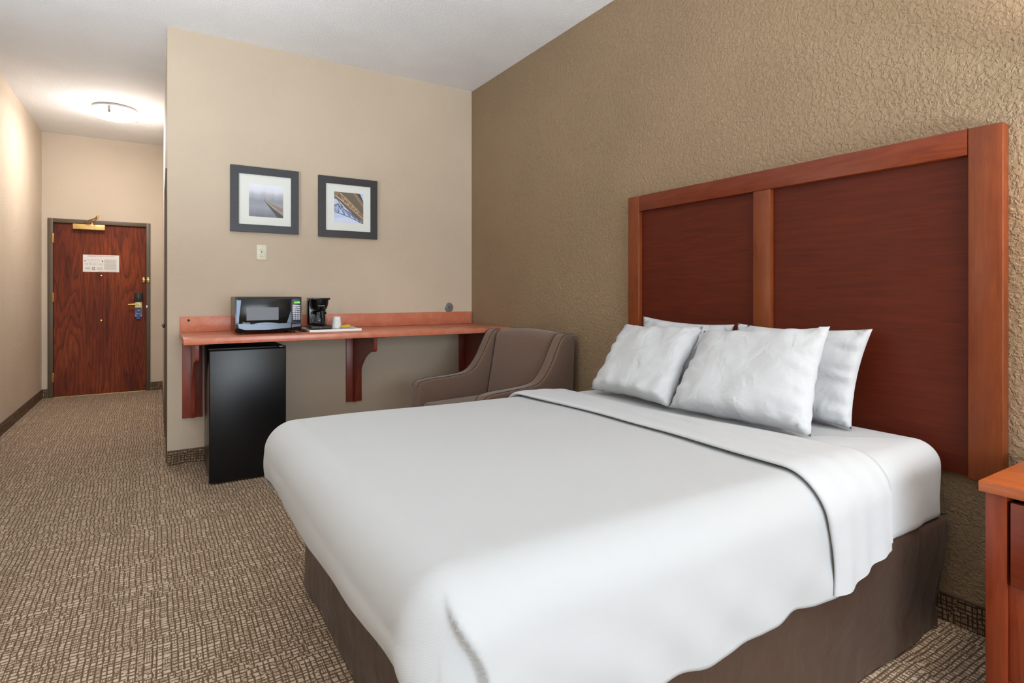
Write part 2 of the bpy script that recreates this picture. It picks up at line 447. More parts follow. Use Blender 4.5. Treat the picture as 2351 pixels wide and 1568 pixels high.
tube([(-.73, YD - .035, 2.052), (-.70, YD - .10, 2.062), (-.615, YD - .20, 2.088), (-.59, YD - .23, 2.115)], [.006, .008, .008, .010], bm=bm)
tube([(-.59, YD - .235, 2.085), (-.59, YD - .235, 2.118)], .010, bm=bm)
tube([(-.59, YD - .23, 2.088), (-.66, YD - .012, 2.056)], .006, bm=bm)
obj('closer_arm', bm, M_brass, cl, 40)
# lock set
LX0, LX1 = -.237, -.163
lk = obj('lock_plate', B(LX0, LX1, DY - .016, DY + .001, .925, 1.22, bev=.003), M_lockpale, door, 35)
obj('card_reader', B(LX0 - .004, LX1 + .004, DY - .045, DY - .0165, 1.105, 1.222, bev=.008, seg=3), M_blackm, lk, 35)
obj('reader_strip', B(LX0 + .022, LX1 - .022, DY - .0475, DY - .0455, 1.12, 1.212, bev=.0008), mat('dark_green_strip', (34, 44, 42), .3), lk, 35)
bm = tube([(-.195, DY - .016, 1.075), (-.195, DY - .058, 1.075)], .011); tube(spline([(-.19, DY - .058, 1.075), (-.25, DY - .06, 1.076), (-.305, DY - .056, 1.072)], 6), .0095, bm=bm)
obj('lever_handle', bm, M_brass, lk, 40)
obj('privacy_card', B(LX0 - .002, LX1 - .004, DY - .019, DY - .0165, .945, 1.035), M_indigo, lk)
bm = tube([(-.2, DY - .019, 1.0), (-.2, DY - .04, 1.0)], .014); obj('thumb_turn', bm, M_blackp, lk, 40)
obj('card_marking', text_bm('STOP', .02, (LX0 + .008, DY - .0195, .955), width=.05), M_text, lk)
tag(obj('blue_door_tag', B(-.222, -.182, DY - .023, DY - .0198, .893, .947, bev=.001), M_blue), 'small blue tag hanging at the bottom of the entry door lock', 'tag')
bm = B(-.16, -.128, DY - .022, DY - .001, 1.37, 1.385, bev=.003); box(bm, -.160, -.134, DY - .016, DY - .001, 1.345, 1.41, bev=.004)
obj('latch_plate', bm, M_brass, door, 35)
bm = B(-.113, -.085, YD - .026, YD - .0145, 1.345, 1.41, bev=.004); tube([(-.118, YD - .035, 1.378), (-.09, YD - .035, 1.378)], .006, bm=bm)
obj('latch_arm', bm, M_brass, door, 35)
obj('strike', B(-.122, -.104, YD - .02, YD - .0145, 1.02, 1.065, bev=.002), M_chrome, door, 35)
for z in (1.425, .885):
    obj('peephole', lathe([(0, 0), (.009, 0), (.011, -.004), (.011, -.006)], 0, 0, 16).__class__ and xform(lathe([(0, .006), (.007, .006), (.011, .002), (.011, 0)], 0, 0, 16), Matrix.Translation((-.575, DY - .0005, z)) @ Matrix.Rotation(PI / 2, 4, 'X')), M_brass, door, 40)
# evacuation sign
sx0, sx1, sz0, sz1 = -.752, -.398, 1.467, 1.672
ys = DY - .004
sign = tag(obj('evacuation_sign', B(sx0, sx1, ys, DY - .0005, sz0, sz1, bev=.0008), M_paper), 'white emergency evacuation plan notice fixed to the oak entry door', 'sign')
obj('sign_title', text_bm('EMERGENCY EVACUATION PLAN', .017, (sx0 + .045, ys - .0006, sz1 - .022), width=.26), M_red, sign)
bm = bmesh.new()
def rr(bm, u0, u1, v0, v1, d=.0006):
    box(bm, sx0 + u0, sx0 + u1, ys - d, ys - .0001, sz0 + v0, sz0 + v1)
for k in range(17): rr(bm, .205, .205 + .13 * random.uniform(.9, 1), .028 + k * .0075, .031 + k * .0075)
for k in range(4): rr(bm, .02, .07, .03 + k * .007, .033 + k * .007); rr(bm, .135, .19, .028 + k * .008, .031 + k * .008)
for a in (.045, .083, .098, .108): rr(bm, .016, .195, a, a + .0013)
for a in (.016, .195): rr(bm, a, a + .0012, .083, .108)
rr(bm, .018, .19, .13, .1315); rr(bm, .018, .19, .148, .1495)
for u in (.05, .08, .11, .14, .165): rr(bm, u, u + .0012, .13, .1495)
for u in (.035, .07, .105, .165): rr(bm, u, u + .01, .088, .099)
obj('sign_small_print', bm, M_ink, sign)
for q_ in ((.014, .026, .125, .137), (.183, .195, .122, .138), (.065, .073, .112, .117), (.083, .092, .135, .14), (.09, .098, .04, .06), (.106, .113, .04, .06)):
    bm = bmesh.new(); rr(bm, *q_, .0008); obj('sign_symbol', bm, M_dink, sign)
bm = bmesh.new(); rr(bm, .085, .12, .026, .034, .0008); rr(bm, .15, .33, .008, .0105, .0008)
obj('sign_red_marks', bm, M_red, sign)

# closet door in the corridor's side
bm = bmesh.new()
box(bm, XC - .010, XC + T, CY0 - .05, CY0 + .012, 0, CZ + .05, bev=.003); box(bm, XC - .010, XC + T, CY1 - .012, CY1 + .05, 0, CZ + .05, bev=.003)
box(bm, XC - .010, XC + T, CY0 + .012, CY1 - .012, CZ - .012, CZ + .05, bev=.003)
d2 = struct(obj('door_2', B(XC + .022, XC + .06, CY0 + .014, CY1 - .014, .008, CZ - .014), M_oak), 'closet door seen edge-on in the corridor side wall', 'door')
obj('door_frame', bm, M_bronze, d2, 35)
bm = tube([(XC + .022, 5.32, .955), (XC - .018, 5.32, .955)], .010); tube(spline([(XC - .018, 5.32, .955), (XC - .022, 5.27, .955), (XC - .016, 5.20, .945)], 6), .009, bm=bm)
obj('lever_handle', bm, M_cable, d2, 40)

# corridor ceiling lamp
lx, ly = -.362, 6.92
lamp = thing('ceiling_lamp', 'round glowing drum ceiling lamp in the corridor before the entry door', 'ceiling lamp', (lx, ly, H))
obj('canopy', lathe([(0, -.001), (.185, -.001), (.19, -.006), (.19, -.022), (.18, -.026), (0, -.026)], lx, ly, 56, cz=H), M_nickel, lamp, 40)
obj('lamp_shade', lathe([(0, -.108), (.10, -.106), (.165, -.098), (.192, -.085), (.2, -.07), (.2, -.035), (.19, -.027), (0, -.0265)], lx, ly, 56, cz=H), M_shade, lamp, 50)
for a in (-1.75, .35, 2.44):
    ca, sa = math.cos(a), math.sin(a)
    path = [(.17, -.028), (.203, -.032), (.206, -.06), (.206, -.082), (.198, -.093), (.188, -.099)]
    bm = bmesh.new(); pr_ = None
    for r_, z_ in path:
        cur = [bm.verts.new((lx + r_ * ca - s_ * sa, ly + r_ * sa + s_ * ca, H + z_)) for s_ in (-.011, .011)] + [bm.verts.new((lx + (r_ + .004) * ca - s_ * sa, ly + (r_ + .004) * sa + s_ * ca, H + z_ - .001)) for s_ in (.011, -.011)]
        if pr_:
            for i in range(4): bm.faces.new([pr_[i], pr_[(i + 1) % 4], cur[(i + 1) % 4], cur[i]])
        pr_ = cur
    bmesh.ops.recalc_face_normals(bm, faces=bm.faces)
    obj('clip', bm, M_nickel, lamp)

# ------------------------------------------------------------------ pictures and wall fittings
def picture(px0, px1, pz0, pz1, label, M_f, builder):
    P = thing('framed_picture', label, 'picture', ((px0 + px1) / 2, YF, pz0), 'framed pictures over the counter')
    b_ = .056; y0, y1 = YF - .028, YF - .001
    bm = bmesh.new()
    o4 = [(px0, pz0), (px1, pz0), (px1, pz1), (px0, pz1)]; i4 = [(px0 + b_, pz0 + b_), (px1 - b_, pz0 + b_), (px1 - b_, pz1 - b_), (px0 + b_, pz1 - b_)]
    for k in range(4):
        q = [o4[k], o4[(k + 1) % 4], i4[(k + 1) % 4], i4[k]]
        prism(q, 'y', y0, y1, bm=bm)
    obj('frame', bm, M_f, P)
    mx0, mx1, mz0, mz1 = px0 + b_, px1 - b_, pz0 + b_, pz1 - b_
    obj('mat_board', B(mx0 - .002, mx1 + .002, YF - .016, YF - .004, mz0 - .002, mz1 + .002), M_matb, P)
    builder(P, px0, px1, pz0, pz1, YF - .0165)
    return P
def art(P, name, shapes, u0, u1, v0, v1, y, mats):
    bm = bmesh.new()
    for k, (mi, pts) in enumerate(shapes):
        yy = y - k * .00004
        vs = [bm.verts.new((u0 + (u1 - u0) * a, yy, v0 + (v1 - v0) * b_)) for a, b_ in pts]
        f = bm.faces.new(vs); f.material_index = mi
        f.normal_update()
        if f.normal.y > 0: f.normal_flip()
    # backing slab gives the print its thickness
    k0 = len(bm.faces); box(bm, u0, u1, y + .0001, y + .0004, v0, v1)
    return obj(name, bm, None, P, mats=mats)
def seg2(a, b_, w_):
    dx, dy = b_[0] - a[0], b_[1] - a[1]; L = math.hypot(dx, dy); nx, ny = -dy / L * w_ / 2, dx / L * w_ / 2
    return [(a[0] + nx, a[1] + ny), (b_[0] + nx, b_[1] + ny), (b_[0] - nx, b_[1] - ny), (a[0] - nx, a[1] - ny)]
def fog_mat(z0, z1):
    m = mat('foggy_water_print', (150, 152, 162), .5); t = NT(m); c = t.n('ShaderNodeTexCoord'); sp = t.n('ShaderNodeSeparateXYZ'); t.l(c.outputs['Object'], sp.inputs[0])
    mr = t.n('ShaderNodeMapRange'); t.l(sp.outputs[2], mr.inputs[0]); mr.inputs[1].default_value = z0; mr.inputs[2].default_value = z1
    ns = t.noise(t.coord((30, 1, 3)), 1.0, 3)
    f = t.math('ADD', mr.outputs[0], t.math('MULTIPLY', t.math('SUBTRACT', ns, .5), .18))
    color(t, t.ramp(f, [(0, (112, 114, 126)), (.3, (150, 153, 164)), (.5, (142, 144, 154)), (.68, (176, 178, 188)), (.8, (214, 216, 226)), (1, (226, 228, 238))]))
    return m
def pier(P, x0, x1, z0, z1, y):
    u0, u1, v0, v1 = x0 + .125, x1 - .112, z0 + .118, z1 - .128
    mats = [fog_mat(v0, v1), mat('pier_dark_print', (70, 72, 68), .5), mat('pier_moss_print', (150, 146, 118), .5), mat('pier_deck_print', (140, 124, 118), .5), mat('pier_rail_print', (200, 190, 175), .5)]
    sh = [(0, [(0, 0), (1, 0), (1, 1), (0, 1)]),
          (2, [(.45, .52), (.62, .47), (1, .30), (1, 0), (.97, 0)]),
          (3, [(.6, .42), (.80, .37), (1, .30), (1, .0), (.97, .02)]),
          (1, [(.44, .52), (.47, .50), (.7, .28), (1, .06), (1, 0), (.83, 0)]),
          (4, seg2((.5, .48), (1, .13), .008)), (1, seg2((.55, .47), (.98, .2), .008)), (4, seg2((.7, .33), (.98, .15), .006)), (1, seg2((.44, .6), (.45, .5), .006))]
    art(P, 'print', sh, u0, u1, v0, v1, y, mats)
def bridge(P, x0, x1, z0, z1, y):
    u0, u1, v0, v1 = x0 + .124, x1 - .116, z0 + .122, z1 - .118
    mats = [mat('sky_print', (186, 202, 236), .5), mat('pale_sky_print', (208, 214, 236), .5), mat('deck_brown_print', (104, 92, 76), .5), mat('girder_tan_print', (198, 166, 136), .5), mat('girder_dark_print', (72, 62, 60), .5), mat('girder_mid_print', (140, 112, 86), .5), mat('blue_steel_print', (96, 108, 148), .5)]
    sh = [(0, [(0, 0), (1, 0), (1, 1), (0, 1)]), (1, [(0, 0), (1, 0), (1, .3), (0, .12)]),
          (2, [(0, 1), (.85, 1), (1, .72), (1, 0), (.62, .30), (.35, .52), (.18, .70), (0, .78)]),
          (4, [(.85, 1), (.9, .97), (1, .74), (1, .66), (.72, 1)]),
          (5, seg2((.66, 1), (1, .55), .05)), (3, seg2((.68, 1), (1, .60), .014)), (3, seg2((.76, .98), (.98, .68), .012)),
          (5, [(.05, .88), (.4, .62), (.75, .32), (1, .05), (1, .2), (.7, .5), (.3, .85), (.15, 1), (0, 1)]),
          (2, [(.1, .88), (.5, .6), (.95, .2), (.7, .46), (.3, .8), (.18, .95)])]
    for a, b_, w_ in (((.03, .88), (.33, .68), .035), ((.33, .66), (.5, .55), .028), ((.5, .52), (1, .18), .022), ((.2, .97), (.62, .62), .018), ((.62, .62), (1, .26), .014), ((.35, .42), (1, .05), .016)):
        sh.append((3, seg2(a, b_, w_)))
    zx = [(.2, .97), (.31, .72), (.37, .84), (.48, .58), (.51, .72), (.61, .49), (.63, .6), (.7, .42), (.74, .5), (.8, .34), (.84, .4)]
    for a, b_ in zip(zx, zx[1:]): sh.append((3, seg2(a, b_, .017)))
    for a, b_ in zip(zx[::2], zx[2::2]): sh.append((3, seg2(a, b_, .013)))
    arc = [(0, .34), (.15, .31), (.35, .245), (.55, .18), (.75, .10), (.9, .03), (.98, 0)]
    up = [(0, .58), (.15, .56), (.3, .46), (.45, .38), (.6, .3), (.75, .22), (.9, .13)]
    for a, b_ in zip(arc, arc[1:]): sh.append((4, seg2(a, b_, .018)))
    for k in range(len(up) - 1):
        sh.append((6, seg2(arc[k], up[k], .016))); sh.append((6, seg2(up[k], arc[k + 1], .014))); sh.append((4, seg2(up[k], up[k + 1], .016)))
        mid = ((up[k][0] + up[k + 1][0]) / 2, (up[k][1] + up[k + 1][1]) / 2); sh.append((6, seg2(arc[k], mid, .01))); sh.append((6, seg2(mid, arc[k + 1], .01)))
    for a, b_, w_ in (((0, .5), (.12, .62), .03), ((.12, .62), (.2, .45), .02), ((0, .44), (.08, .36), .02), ((.22, .6), (.27, .47), .025), ((.12, .74), (.2, .6), .02), ((.2, .6), (.3, .5), .02)):
        sh.append((4 if w_ < .03 else 5, seg2(a, b_, w_)))
    sh.append((3, seg2((.2, .5), (.25, .46), .03)))
    # clip everything to the sheet
    cl_ = [(m_, [(min(1, max(0, a)), min(1, max(0, b_))) for a, b_ in pts]) for m_, pts in sh]
    art(P, 'print', cl_, u0, u1, v0, v1, y, mats)
picture(.450, .927, 1.664, 2.151, 'dark framed photograph of a foggy pier, left above the microwave', M_frame, pier)
picture(1.077, 1.553, 1.658, 2.144, 'dark framed photograph of a steel bridge seen from below', M_frame2, bridge)

ox, oz = .664, 1.516
out = thing('wall_outlet', 'ivory duplex wall outlet under the foggy pier picture', 'outlet', (ox, YF, oz))
obj('cover_plate', B(ox - .034, ox + .034, YF - .006, YF - .0005, oz - .057, oz + .057, bev=.002), M_ivory, out, 40)
for dz in (-.02, .02):
    r_ = obj('receptacle', xform(lathe([(0, .003), (.0155, .003), (.017, .0)], 0, 0, 24), Matrix.Translation((ox, YF - .0062, oz + dz)) @ Matrix.Rotation(PI / 2, 4, 'X')), M_ivory, out, 50)
    bm = bmesh.new(); box(bm, ox - .0075, ox - .005, YF - .0105, YF - .0093, oz + dz - .001, oz + dz + .008); box(bm, ox + .005, ox + .0075, YF - .0105, YF - .0093, oz + dz, oz + dz + .007)
    box(bm, ox - .0025, ox + .0025, YF - .0105, YF - .0093, oz + dz - .011, oz + dz - .006); obj('slots', bm, M_slot, r_)
obj('screw', B(ox - .003, ox + .003, YF - .0075, YF - .0062, oz - .003, oz + .003, bev=.001), M_slot, out)

dsc = tag(obj('chrome_disc', xform(lathe([(0, -.001), (.043, -.001), (.043, .006), (.04, .009), (.012, .010), (.011, .007), (0, .007)], 0, 0, 40), Matrix.Translation((2.222, YF - .001, 1.082)) @ Matrix.Rotation(PI / 2, 4, 'X')), M_chrome), 'round chrome wall disc just above the counter backsplash near the corner', 'wall fitting')
obj('disc_hole', xform(lathe([(0, .0005), (.007, .0005), (.007, 0)], 0, 0, 16), Matrix.Translation((2.222, YF - .0085, 1.082)) @ Matrix.Rotation(PI / 2, 4, 'X')), M_slot, dsc)

# ------------------------------------------------------------------ counter and its brackets
CT, CB, CF = .932, .893, 3.91
counter = thing('counter', 'long reddish laminate wall counter carrying the microwave', 'counter', (.13, YF, CB))
obj('counter_top', B(.131, 2.452, CF, YF - .011, CB, CT, bev=.0025), M_lam, counter, 40)
bs = tag(obj('backsplash', B(.133, 2.447, YF - .021, YF - .0015, CT + .0005, 1.042, bev=.0015), M_lam, None, 40), 'low reddish laminate backsplash strip on the wall along the counter', 'backsplash')
obj('plug_button', xform(lathe([(0, .0012), (.007, .0012), (.0085, 0)], 0, 0, 20), Matrix.Translation((.185, YF - .0212, 1.015)) @ Matrix.Rotation(PI / 2, 4, 'X')), M_seam, bs, 40)
obj('backsplash_seam', B(.35, 2.44, YF - .0225, YF - .0205, CT + .0002, CT + .0016), M_seam, bs)

def bracket(x0, label):
    r = thing('counter_bracket', label, 'bracket', (x0, YF, .33), 'wooden brackets under the counter')
    obj('wall_plate', B(x0, x0 + .126, YF - .022, YF - .0015, .325, CB - .001, bev=.002), M_brk, r, 40)
    obj('top_plate', B(x0, x0 + .126, 4.02, YF - .023, CB - .013, CB - .001, bev=.0015), M_brk, r, 40)
    yf, yw = 4.055, YF - .023
    pts = [(yw, .33), (yw, CB - .014), (yf, CB - .014), (yf, .80)]
    pts += [(yf + .004, .785), (yf + .016, .775), (yf + .035, .772)]
    for k in range(1, 13):
        a = k / 12 * PI / 2
        pts.append((yf + .035 + .43 * math.sin(a) ** 1.0 * 1.0, .772 - .40 * (1 - math.cos(a)) ** .95))
    pts += [(yw - .045, .345), (yw - .04, .33)]
    obj('knee_board', prism(pts, 'x', x0 + .052, x0 + .076, bev=.0015, seg=1), M_brk, r, 40)
    for z in (.372,):
        obj('screw', xform(lathe([(0, .001), (.004, .001), (.004, 0)], 0, 0, 12), Matrix.Translation((x0 + .03, YF - .0222, z)) @ Matrix.Rotation(PI / 2, 4, 'X')), M_slot, r)
    return r
bracket(.146, 'wooden counter bracket beside the black mini fridge, leftmost of the three')
bracket(1.297, 'wooden counter bracket in the open middle of the wall under the counter')
bracket(2.321, 'dark wooden counter bracket in the corner behind the taupe armchair')

# ------------------------------------------------------------------ mini fridge
fx0, fx1, fy0, fy1, fz = .272, .727, 3.995, 4.47, .848
fr = thing('mini_fridge', 'black mini fridge standing on the carpet under the counter', 'fridge', ((fx0 + fx1) / 2, (fy0 + fy1) / 2, 0))
obj('cabinet', B(fx0 + .004, fx1 - .004, fy0 + .055, fy1, .022, fz - .006, bev=.004), M_fridge, fr, 40)
obj('top_cover', B(fx0, fx1, fy0 + .052, fy1 + .002, fz - .0055, fz + .006, bev=.003), M_blackm, fr, 40)
dr = obj('fridge_door', B(fx0, fx1, fy0, fy0 + .048, .012, fz - .003, bev=.006, seg=3), M_fridge, fr, 40)
obj('gasket', B(fx0 + .008, fx1 - .008, fy0 + .0485, fy0 + .0545, .03, fz - .012), M_slot, fr)
bm = B(fx1 - .045, fx1 + .001, fy0 + .004, fy0 + .045, fz - .0025, fz + .010, bev=.003)
obj('hinge', bm, M_blackp, fr, 40)
for x in (fx0 + .05, fx1 - .05):
    for y in (fy0 + .09, fy1 - .06): obj('foot', lathe([(0, 0), (.018, 0), (.018, .024), (0, .024)], x, y, 16), M_blackm, fr, 40)

# ------------------------------------------------------------------ microwave
mx0, mx1, my0, my1, mz0, mz1 = .432, .848, 4.10, 4.43, .944, 1.183
mw = thing('microwave', 'black countertop microwave oven with a green clock display', 'microwave', ((mx0 + mx1) / 2, (my0 + my1) / 2, CT))
obj('case', B(mx0 + .004, mx1 - .004, my0 + .028, my1, mz0 + .004, mz1, bev=.006, seg=3), M_blackp, mw, 40)
bm = bmesh.new()
for k in range(5): box(bm, mx0 + .0025, mx0 + .0045, my0 + .07, my0 + .17 - .014 * k, mz0 + .085 - k * .013, mz0 + .091 - k * .013)
obj('side_vents', bm, M_slot, mw)
split = mx0 + .348
# door with slightly bowed lower face
def front(x0, x1, bm):
    prof = [(my0 + .028, mz0 + .006), (my0 + .012, mz0 + .010), (my0 + .002, mz0 + .030), (my0, mz0 + .06), (my0 + .002, mz1 - .012), (my0 + .008, mz1 - .003), (my0 + .028, mz1 - .001)]
    return prism(prof, 'x', x0, x1, bm=bm)
dmw = obj('oven_door', front(mx0, split - .001, bmesh.new()), M_blackp, mw, 50)
obj('door_glass', B(mx0 + .022, split - .004, my0 - .003, my0 + .004, mz0 + .057, mz1 - .016, bev=.0015), M_mwglass, dmw, 40)
obj('oven_window', B(mx0 + .066, mx0 + .265, my0 - .0042, my0 - .0032, mz0 + .082, mz0 + .168, bev=.0004), M_mwwin, dmw)
# graphite band sweeping along the foot of the door and up its right side
bw = [(mx0 + .012, mz0 + .062), (mx0 + .10, mz0 + .058), (split - .002, mz0 + .058), (split - .002, mz0 + .026), (mx0 + .2, mz0 + .016), (mx0 + .06, mz0 + .018), (mx0 + .02, mz0 + .03)]
obj('lower_band', prism(bw, 'y', my0 - .0048, my0 + .006, bev=.001, seg=1), M_mwblue, dmw, 40)
obj('right_fin', prism([(split - .03, mz0 + .06), (split - .0025, mz0 + .06), (split - .0025, mz0 + .145)], 'y', my0 - .0046, my0 - .0031), M_mwblue, dmw)
sw = [(mx0 + .09, mz0 + .053)] + [(mx0 + .09 + .19 * k / 12, mz0 + .056 + .011 * math.sin(PI * k / 12)) for k in range(1, 12)] + [(mx0 + .28, mz0 + .053)]
obj('door_handle', prism(sw, 'y', my0 - .009, my0 - .0049, bev=.001, seg=1), M_mwblue, dmw, 40)
obj('left_fin', prism([(mx0 + .006, mz0 + .07), (mx0 + .018, mz0 + .07), (mx0 + .034, mz1 - .024), (mx0 + .006, mz1 - .02)], 'y', my0 - .0046, my0 - .0031), mat('blue_gloss_plastic', (40, 54, 72), .12, .3), dmw)
obj('maker_lettering', text_bm('Danby', .016, (mx0 + .042, my0 - .0058, mz0 + .060), width=.045), M_text, dmw)
cp = obj('control_panel', front(split + .001, mx1, bmesh.new()), M_blackp, mw, 50)
obj('panel_face', B(split + .005, mx1 - .005, my0 - .002, my0 + .004, mz0 + .06, mz1 - .016, bev=.001), mat('slate_panel', (46, 50, 60), .2), cp, 40)
obj('display', B(split + .012, mx1 - .012, my0 - .0036, my0 - .0022, mz1 - .05, mz1 - .026), mat('display_dark', (16, 30, 14), .2), cp)
obj('clock_digits', text_bm('12:02', .016, (split + .0145, my0 - .0042, mz1 - .0445), width=.037), M_green, cp)
bm = bmesh.new(); bx0, bx1 = split + .009, mx1 - .009; bwid = bx1 - bx0
rows = [(1, .010), (2, .010), (3, .009), (3, .009), (3, .009), (3, .009), (3, .009), (3, .009)]
z = mz1 - .058
for n_, h_ in rows:
    for k in range(n_):
        g_ = .002; w0 = bx0 + bwid * k / n_ + g_ / 2; w1 = bx0 + bwid * (k + 1) / n_ - g_ / 2
        box(bm, w0, w1, my0 - .0045, my0 - .0022, z - h_, z, bev=.001, seg=1)
    z -= h_ + .0038
obj('keypad', bm, M_button, cp, 40)
obj('panel_band', prism([(split + .002, mz0 + .05), (mx1 - .003, mz0 + .052), (mx1 - .008, mz0 + .034), (split + .002, mz0 + .027)], 'y', my0 - .0046, my0 + .006, bev=.001, seg=1), M_mwblue, cp, 40)
for x in (mx0 + .05, mx1 - .05):
    for y in (my0 + .05, my1 - .04): obj('foot', lathe([(0, 0), (.016, 0), (.018, .012), (0, .012)], x, y, 16, cz=CT), M_blackm, mw, 40)

# ------------------------------------------------------------------ coffee tray and what is on it
tz = CT
tx0, tx1, ty0, ty1 = .903, 1.27, 4.10, 4.44
tray = bmesh.new()
box(tray, tx0 + .01, tx1 - .01, ty0 + .01, ty1 - .01, tz + .0005, tz + .005)
for q in ([(tx0, ty0), (tx1, ty0), (tx1 - .012, ty0 + .012), (tx0 + .012, ty0 + .012)], [(tx1, ty0), (tx1, ty1), (tx1 - .012, ty1 - .012), (tx1 - .012, ty0 + .012)],
          [(tx1, ty1), (tx0, ty1), (tx0 + .012, ty1 - .012), (tx1 - .012, ty1 - .012)], [(tx0, ty1), (tx0, ty0), (tx0 + .012, ty0 + .012), (tx0 + .012, ty1 - .012)]):
    prism(q, 'z', tz + .001, tz + .017, bm=tray)
tag(obj('serving_tray', tray, M_tray), 'shallow white rectangular tray on the counter beside the microwave', 'tray')
cx0, cy0, cz0 = 1.003, 4.28, tz + .0055
cm = thing('coffee_maker', 'small black drip coffee maker standing on the white tray', 'coffee maker', (cx0, cy0, cz0))
obj('base', prism([(cx0 - .072, cy0 - .10), (cx0 + .072, cy0 - .10), (cx0 + .075, cy0 - .06), (cx0 + .068, cy0 + .09), (cx0 - .068, cy0 + .09), (cx0 - .075, cy0 - .06)], 'z', cz0, cz0 + .036, bev=.006), M_blackp, cm, 50)
obj('power_switch', B(cx0 - .010, cx0 + .010, cy0 - .104, cy0 - .0995, cz0 + .008, cz0 + .026, bev=.002), M_blackp, cm, 40)
obj('water_tank', B(cx0 - .066, cx0 + .062, cy0 + .03, cy0 + .092, cz0 + .0365, cz0 + .222, bev=.010, seg=3), M_blackp, cm, 50)
bh = lathe([(.0, .150), (.040, .150), (.050, .156), (.060, .185), (.064, .222), (.0, .222)], cx0, cy0 - .035, 36, cz=cz0)
obj('brew_basket', bh, M_blackp, cm, 50)
obj('lid', B(cx0 - .064, cx0 + .062, cy0 - .10, cy0 + .094, cz0 + .2225, cz0 + .236, bev=.005, seg=3), M_blackp, cm, 50)
obj('maker_lettering', text_bm('Proctor Silex', .010, (cx0 - .022, cy0 - .099, cz0 + .176), width=.044), M_text, cm)
kf = thing('coffee_pot', 'glass coffee pot with black handle in the coffee maker', 'coffee pot', (cx0, cy0 - .035, cz0 + .0365))
kx, ky, kz = cx0, cy0 - .035, cz0 + .0367
pot = [(0, 0), (.050, 0), (.062, .012), (.065, .035), (.060, .062), (.048, .082), (.044, .095), (.0425, .095), (.0465, .081), (.0585, .061), (.0635, .035), (.0605, .013), (.049, .0015), (0, .0015)]
obj('glass_body', lathe(pot, kx, ky, 40, cz=kz), M_glass, kf, 60)
obj('pot_lid', lathe([(0, .108), (.03, .108), (.046, .098), (.046, .090), (0, .0965)], kx, ky, 32, cz=kz), M_blackp, kf, 50)
obj('rim_band', lathe([(.0475, .078), (.051, .080), (.049, .094), (.0455, .094)], kx, ky, 36, cz=kz), M_blackp, kf, 50)
bm = bmesh.new()
hp = spline([(kx, ky - .045, kz + .098), (kx, ky - .072, kz + .10), (kx, ky - .083, kz + .088), (kx, ky - .084, kz + .055), (kx, ky - .08, kz + .022)], 6)
rows_ = []
for q in hp: rows_.append(q)
for a, b_ in zip(rows_, rows_[1:]):
    pass
tube(rows_, .011, 12, bm=bm)
obj('pot_handle', bm, M_blackp, kf, 60)

def cup_bm(x, y, z): return lathe([(.036, 0), (.0375, .001), (.0375, .004), (.036, .006), (.0275, .093), (.0265, .0945), (0, .0945), (0, .092), (.025, .092), (.0345, .006), (.036, 0)], x, y, 36, cz=z)
cup = tag(obj('paper_cup', cup_bm(1.142, 4.30, tz + .0055), M_cup, None, 50), 'white paper cup standing upside down on the tray beside the coffee maker', 'cup')
bm = bmesh.new()
for k in range(24):      # faint round emblem printed on the cup
    a0, a1 = 2 * PI * k / 24, 2 * PI * (k + 1) / 24
    def cpnt(a, rad):
        du, dz = rad * math.cos(a), rad * math.sin(a); zz = .052 + dz; R_ = .036 - (.036 - .0275) * (zz - .006) / .087 + .0003
        ph = -PI / 2 - .28 + du / R_; return (1.142 + R_ * math.cos(ph), 4.30 + R_ * math.sin(ph), tz + .0055 + zz)
    bm.faces.new([bm.verts.new(cpnt(a0, .015)), bm.verts.new(cpnt(a1, .015)), bm.verts.new(cpnt(a1, .0135)), bm.verts.new(cpnt(a0, .0135))])
bmesh.ops.recalc_face_normals(bm, faces=bm.faces)
obj('emblem', bm, M_ink, cup)

def packet(name, label, m, x, y, z, l_, w_, rz, rx, ry, cat='packet'):
    bm = bmesh.new(); n = 10
    for side in (1, -1):
        g = [[bm.verts.new(((i / n - .5) * l_, (j / 6 - .5) * w_, side * .004 * (math.sin(PI * i / n) * math.sin(PI * j / 6)) ** .5)) for j in range(7)] for i in range(n + 1)]
        for i in range(n):
            for j in range(6): bm.faces.new([g[i][j], g[i + 1][j], g[i + 1][j + 1], g[i][j + 1]])
    bmesh.ops.remove_doubles(bm, verts=bm.verts, dist=.0001); bmesh.ops.recalc_face_normals(bm, faces=bm.faces)
    xform(bm, Matrix.Translation((x, y, z)) @ Matrix.Rotation(rz, 4, 'Z') @ Matrix.Rotation(rx, 4, 'X') @ Matrix.Rotation(ry, 4, 'Y'))
    return tag(obj(name, bm, m, None, 60), label, cat, 'condiment packets on the tray')
packet('coffee_packet', 'brown flat coffee packet at the front of the tray, below the yellow one', M_brownp, 1.125, 4.185, tz + .0115, .085, .055, .1, 0, 0)
packet('creamer_packet', 'pale lilac packet at the tray front, under the yellow packet', M_greyp, 1.185, 4.21, tz + .018, .085, .05, -.1, .05, .03)
packet('sweetener_packet', 'bright yellow sweetener packet on top of the pile on the tray', M_yellow, 1.192, 4.235, tz + .030, .07, .045, .2, .32, -.15)
packet('sugar_packet', 'grey white packet at the right end of the tray', mat('white_packet', (214, 206, 208), .4), 1.232, 4.27, tz + .020, .065, .075, -.3, .10, .06)
packet('napkin_packet', 'cream paper napkin lying on the tray before the cup', mat('cream_napkin', (206, 198, 172), .8), 1.10, 4.235, tz + .0115, .09, .07, .3, 0, 0, 'napkin')

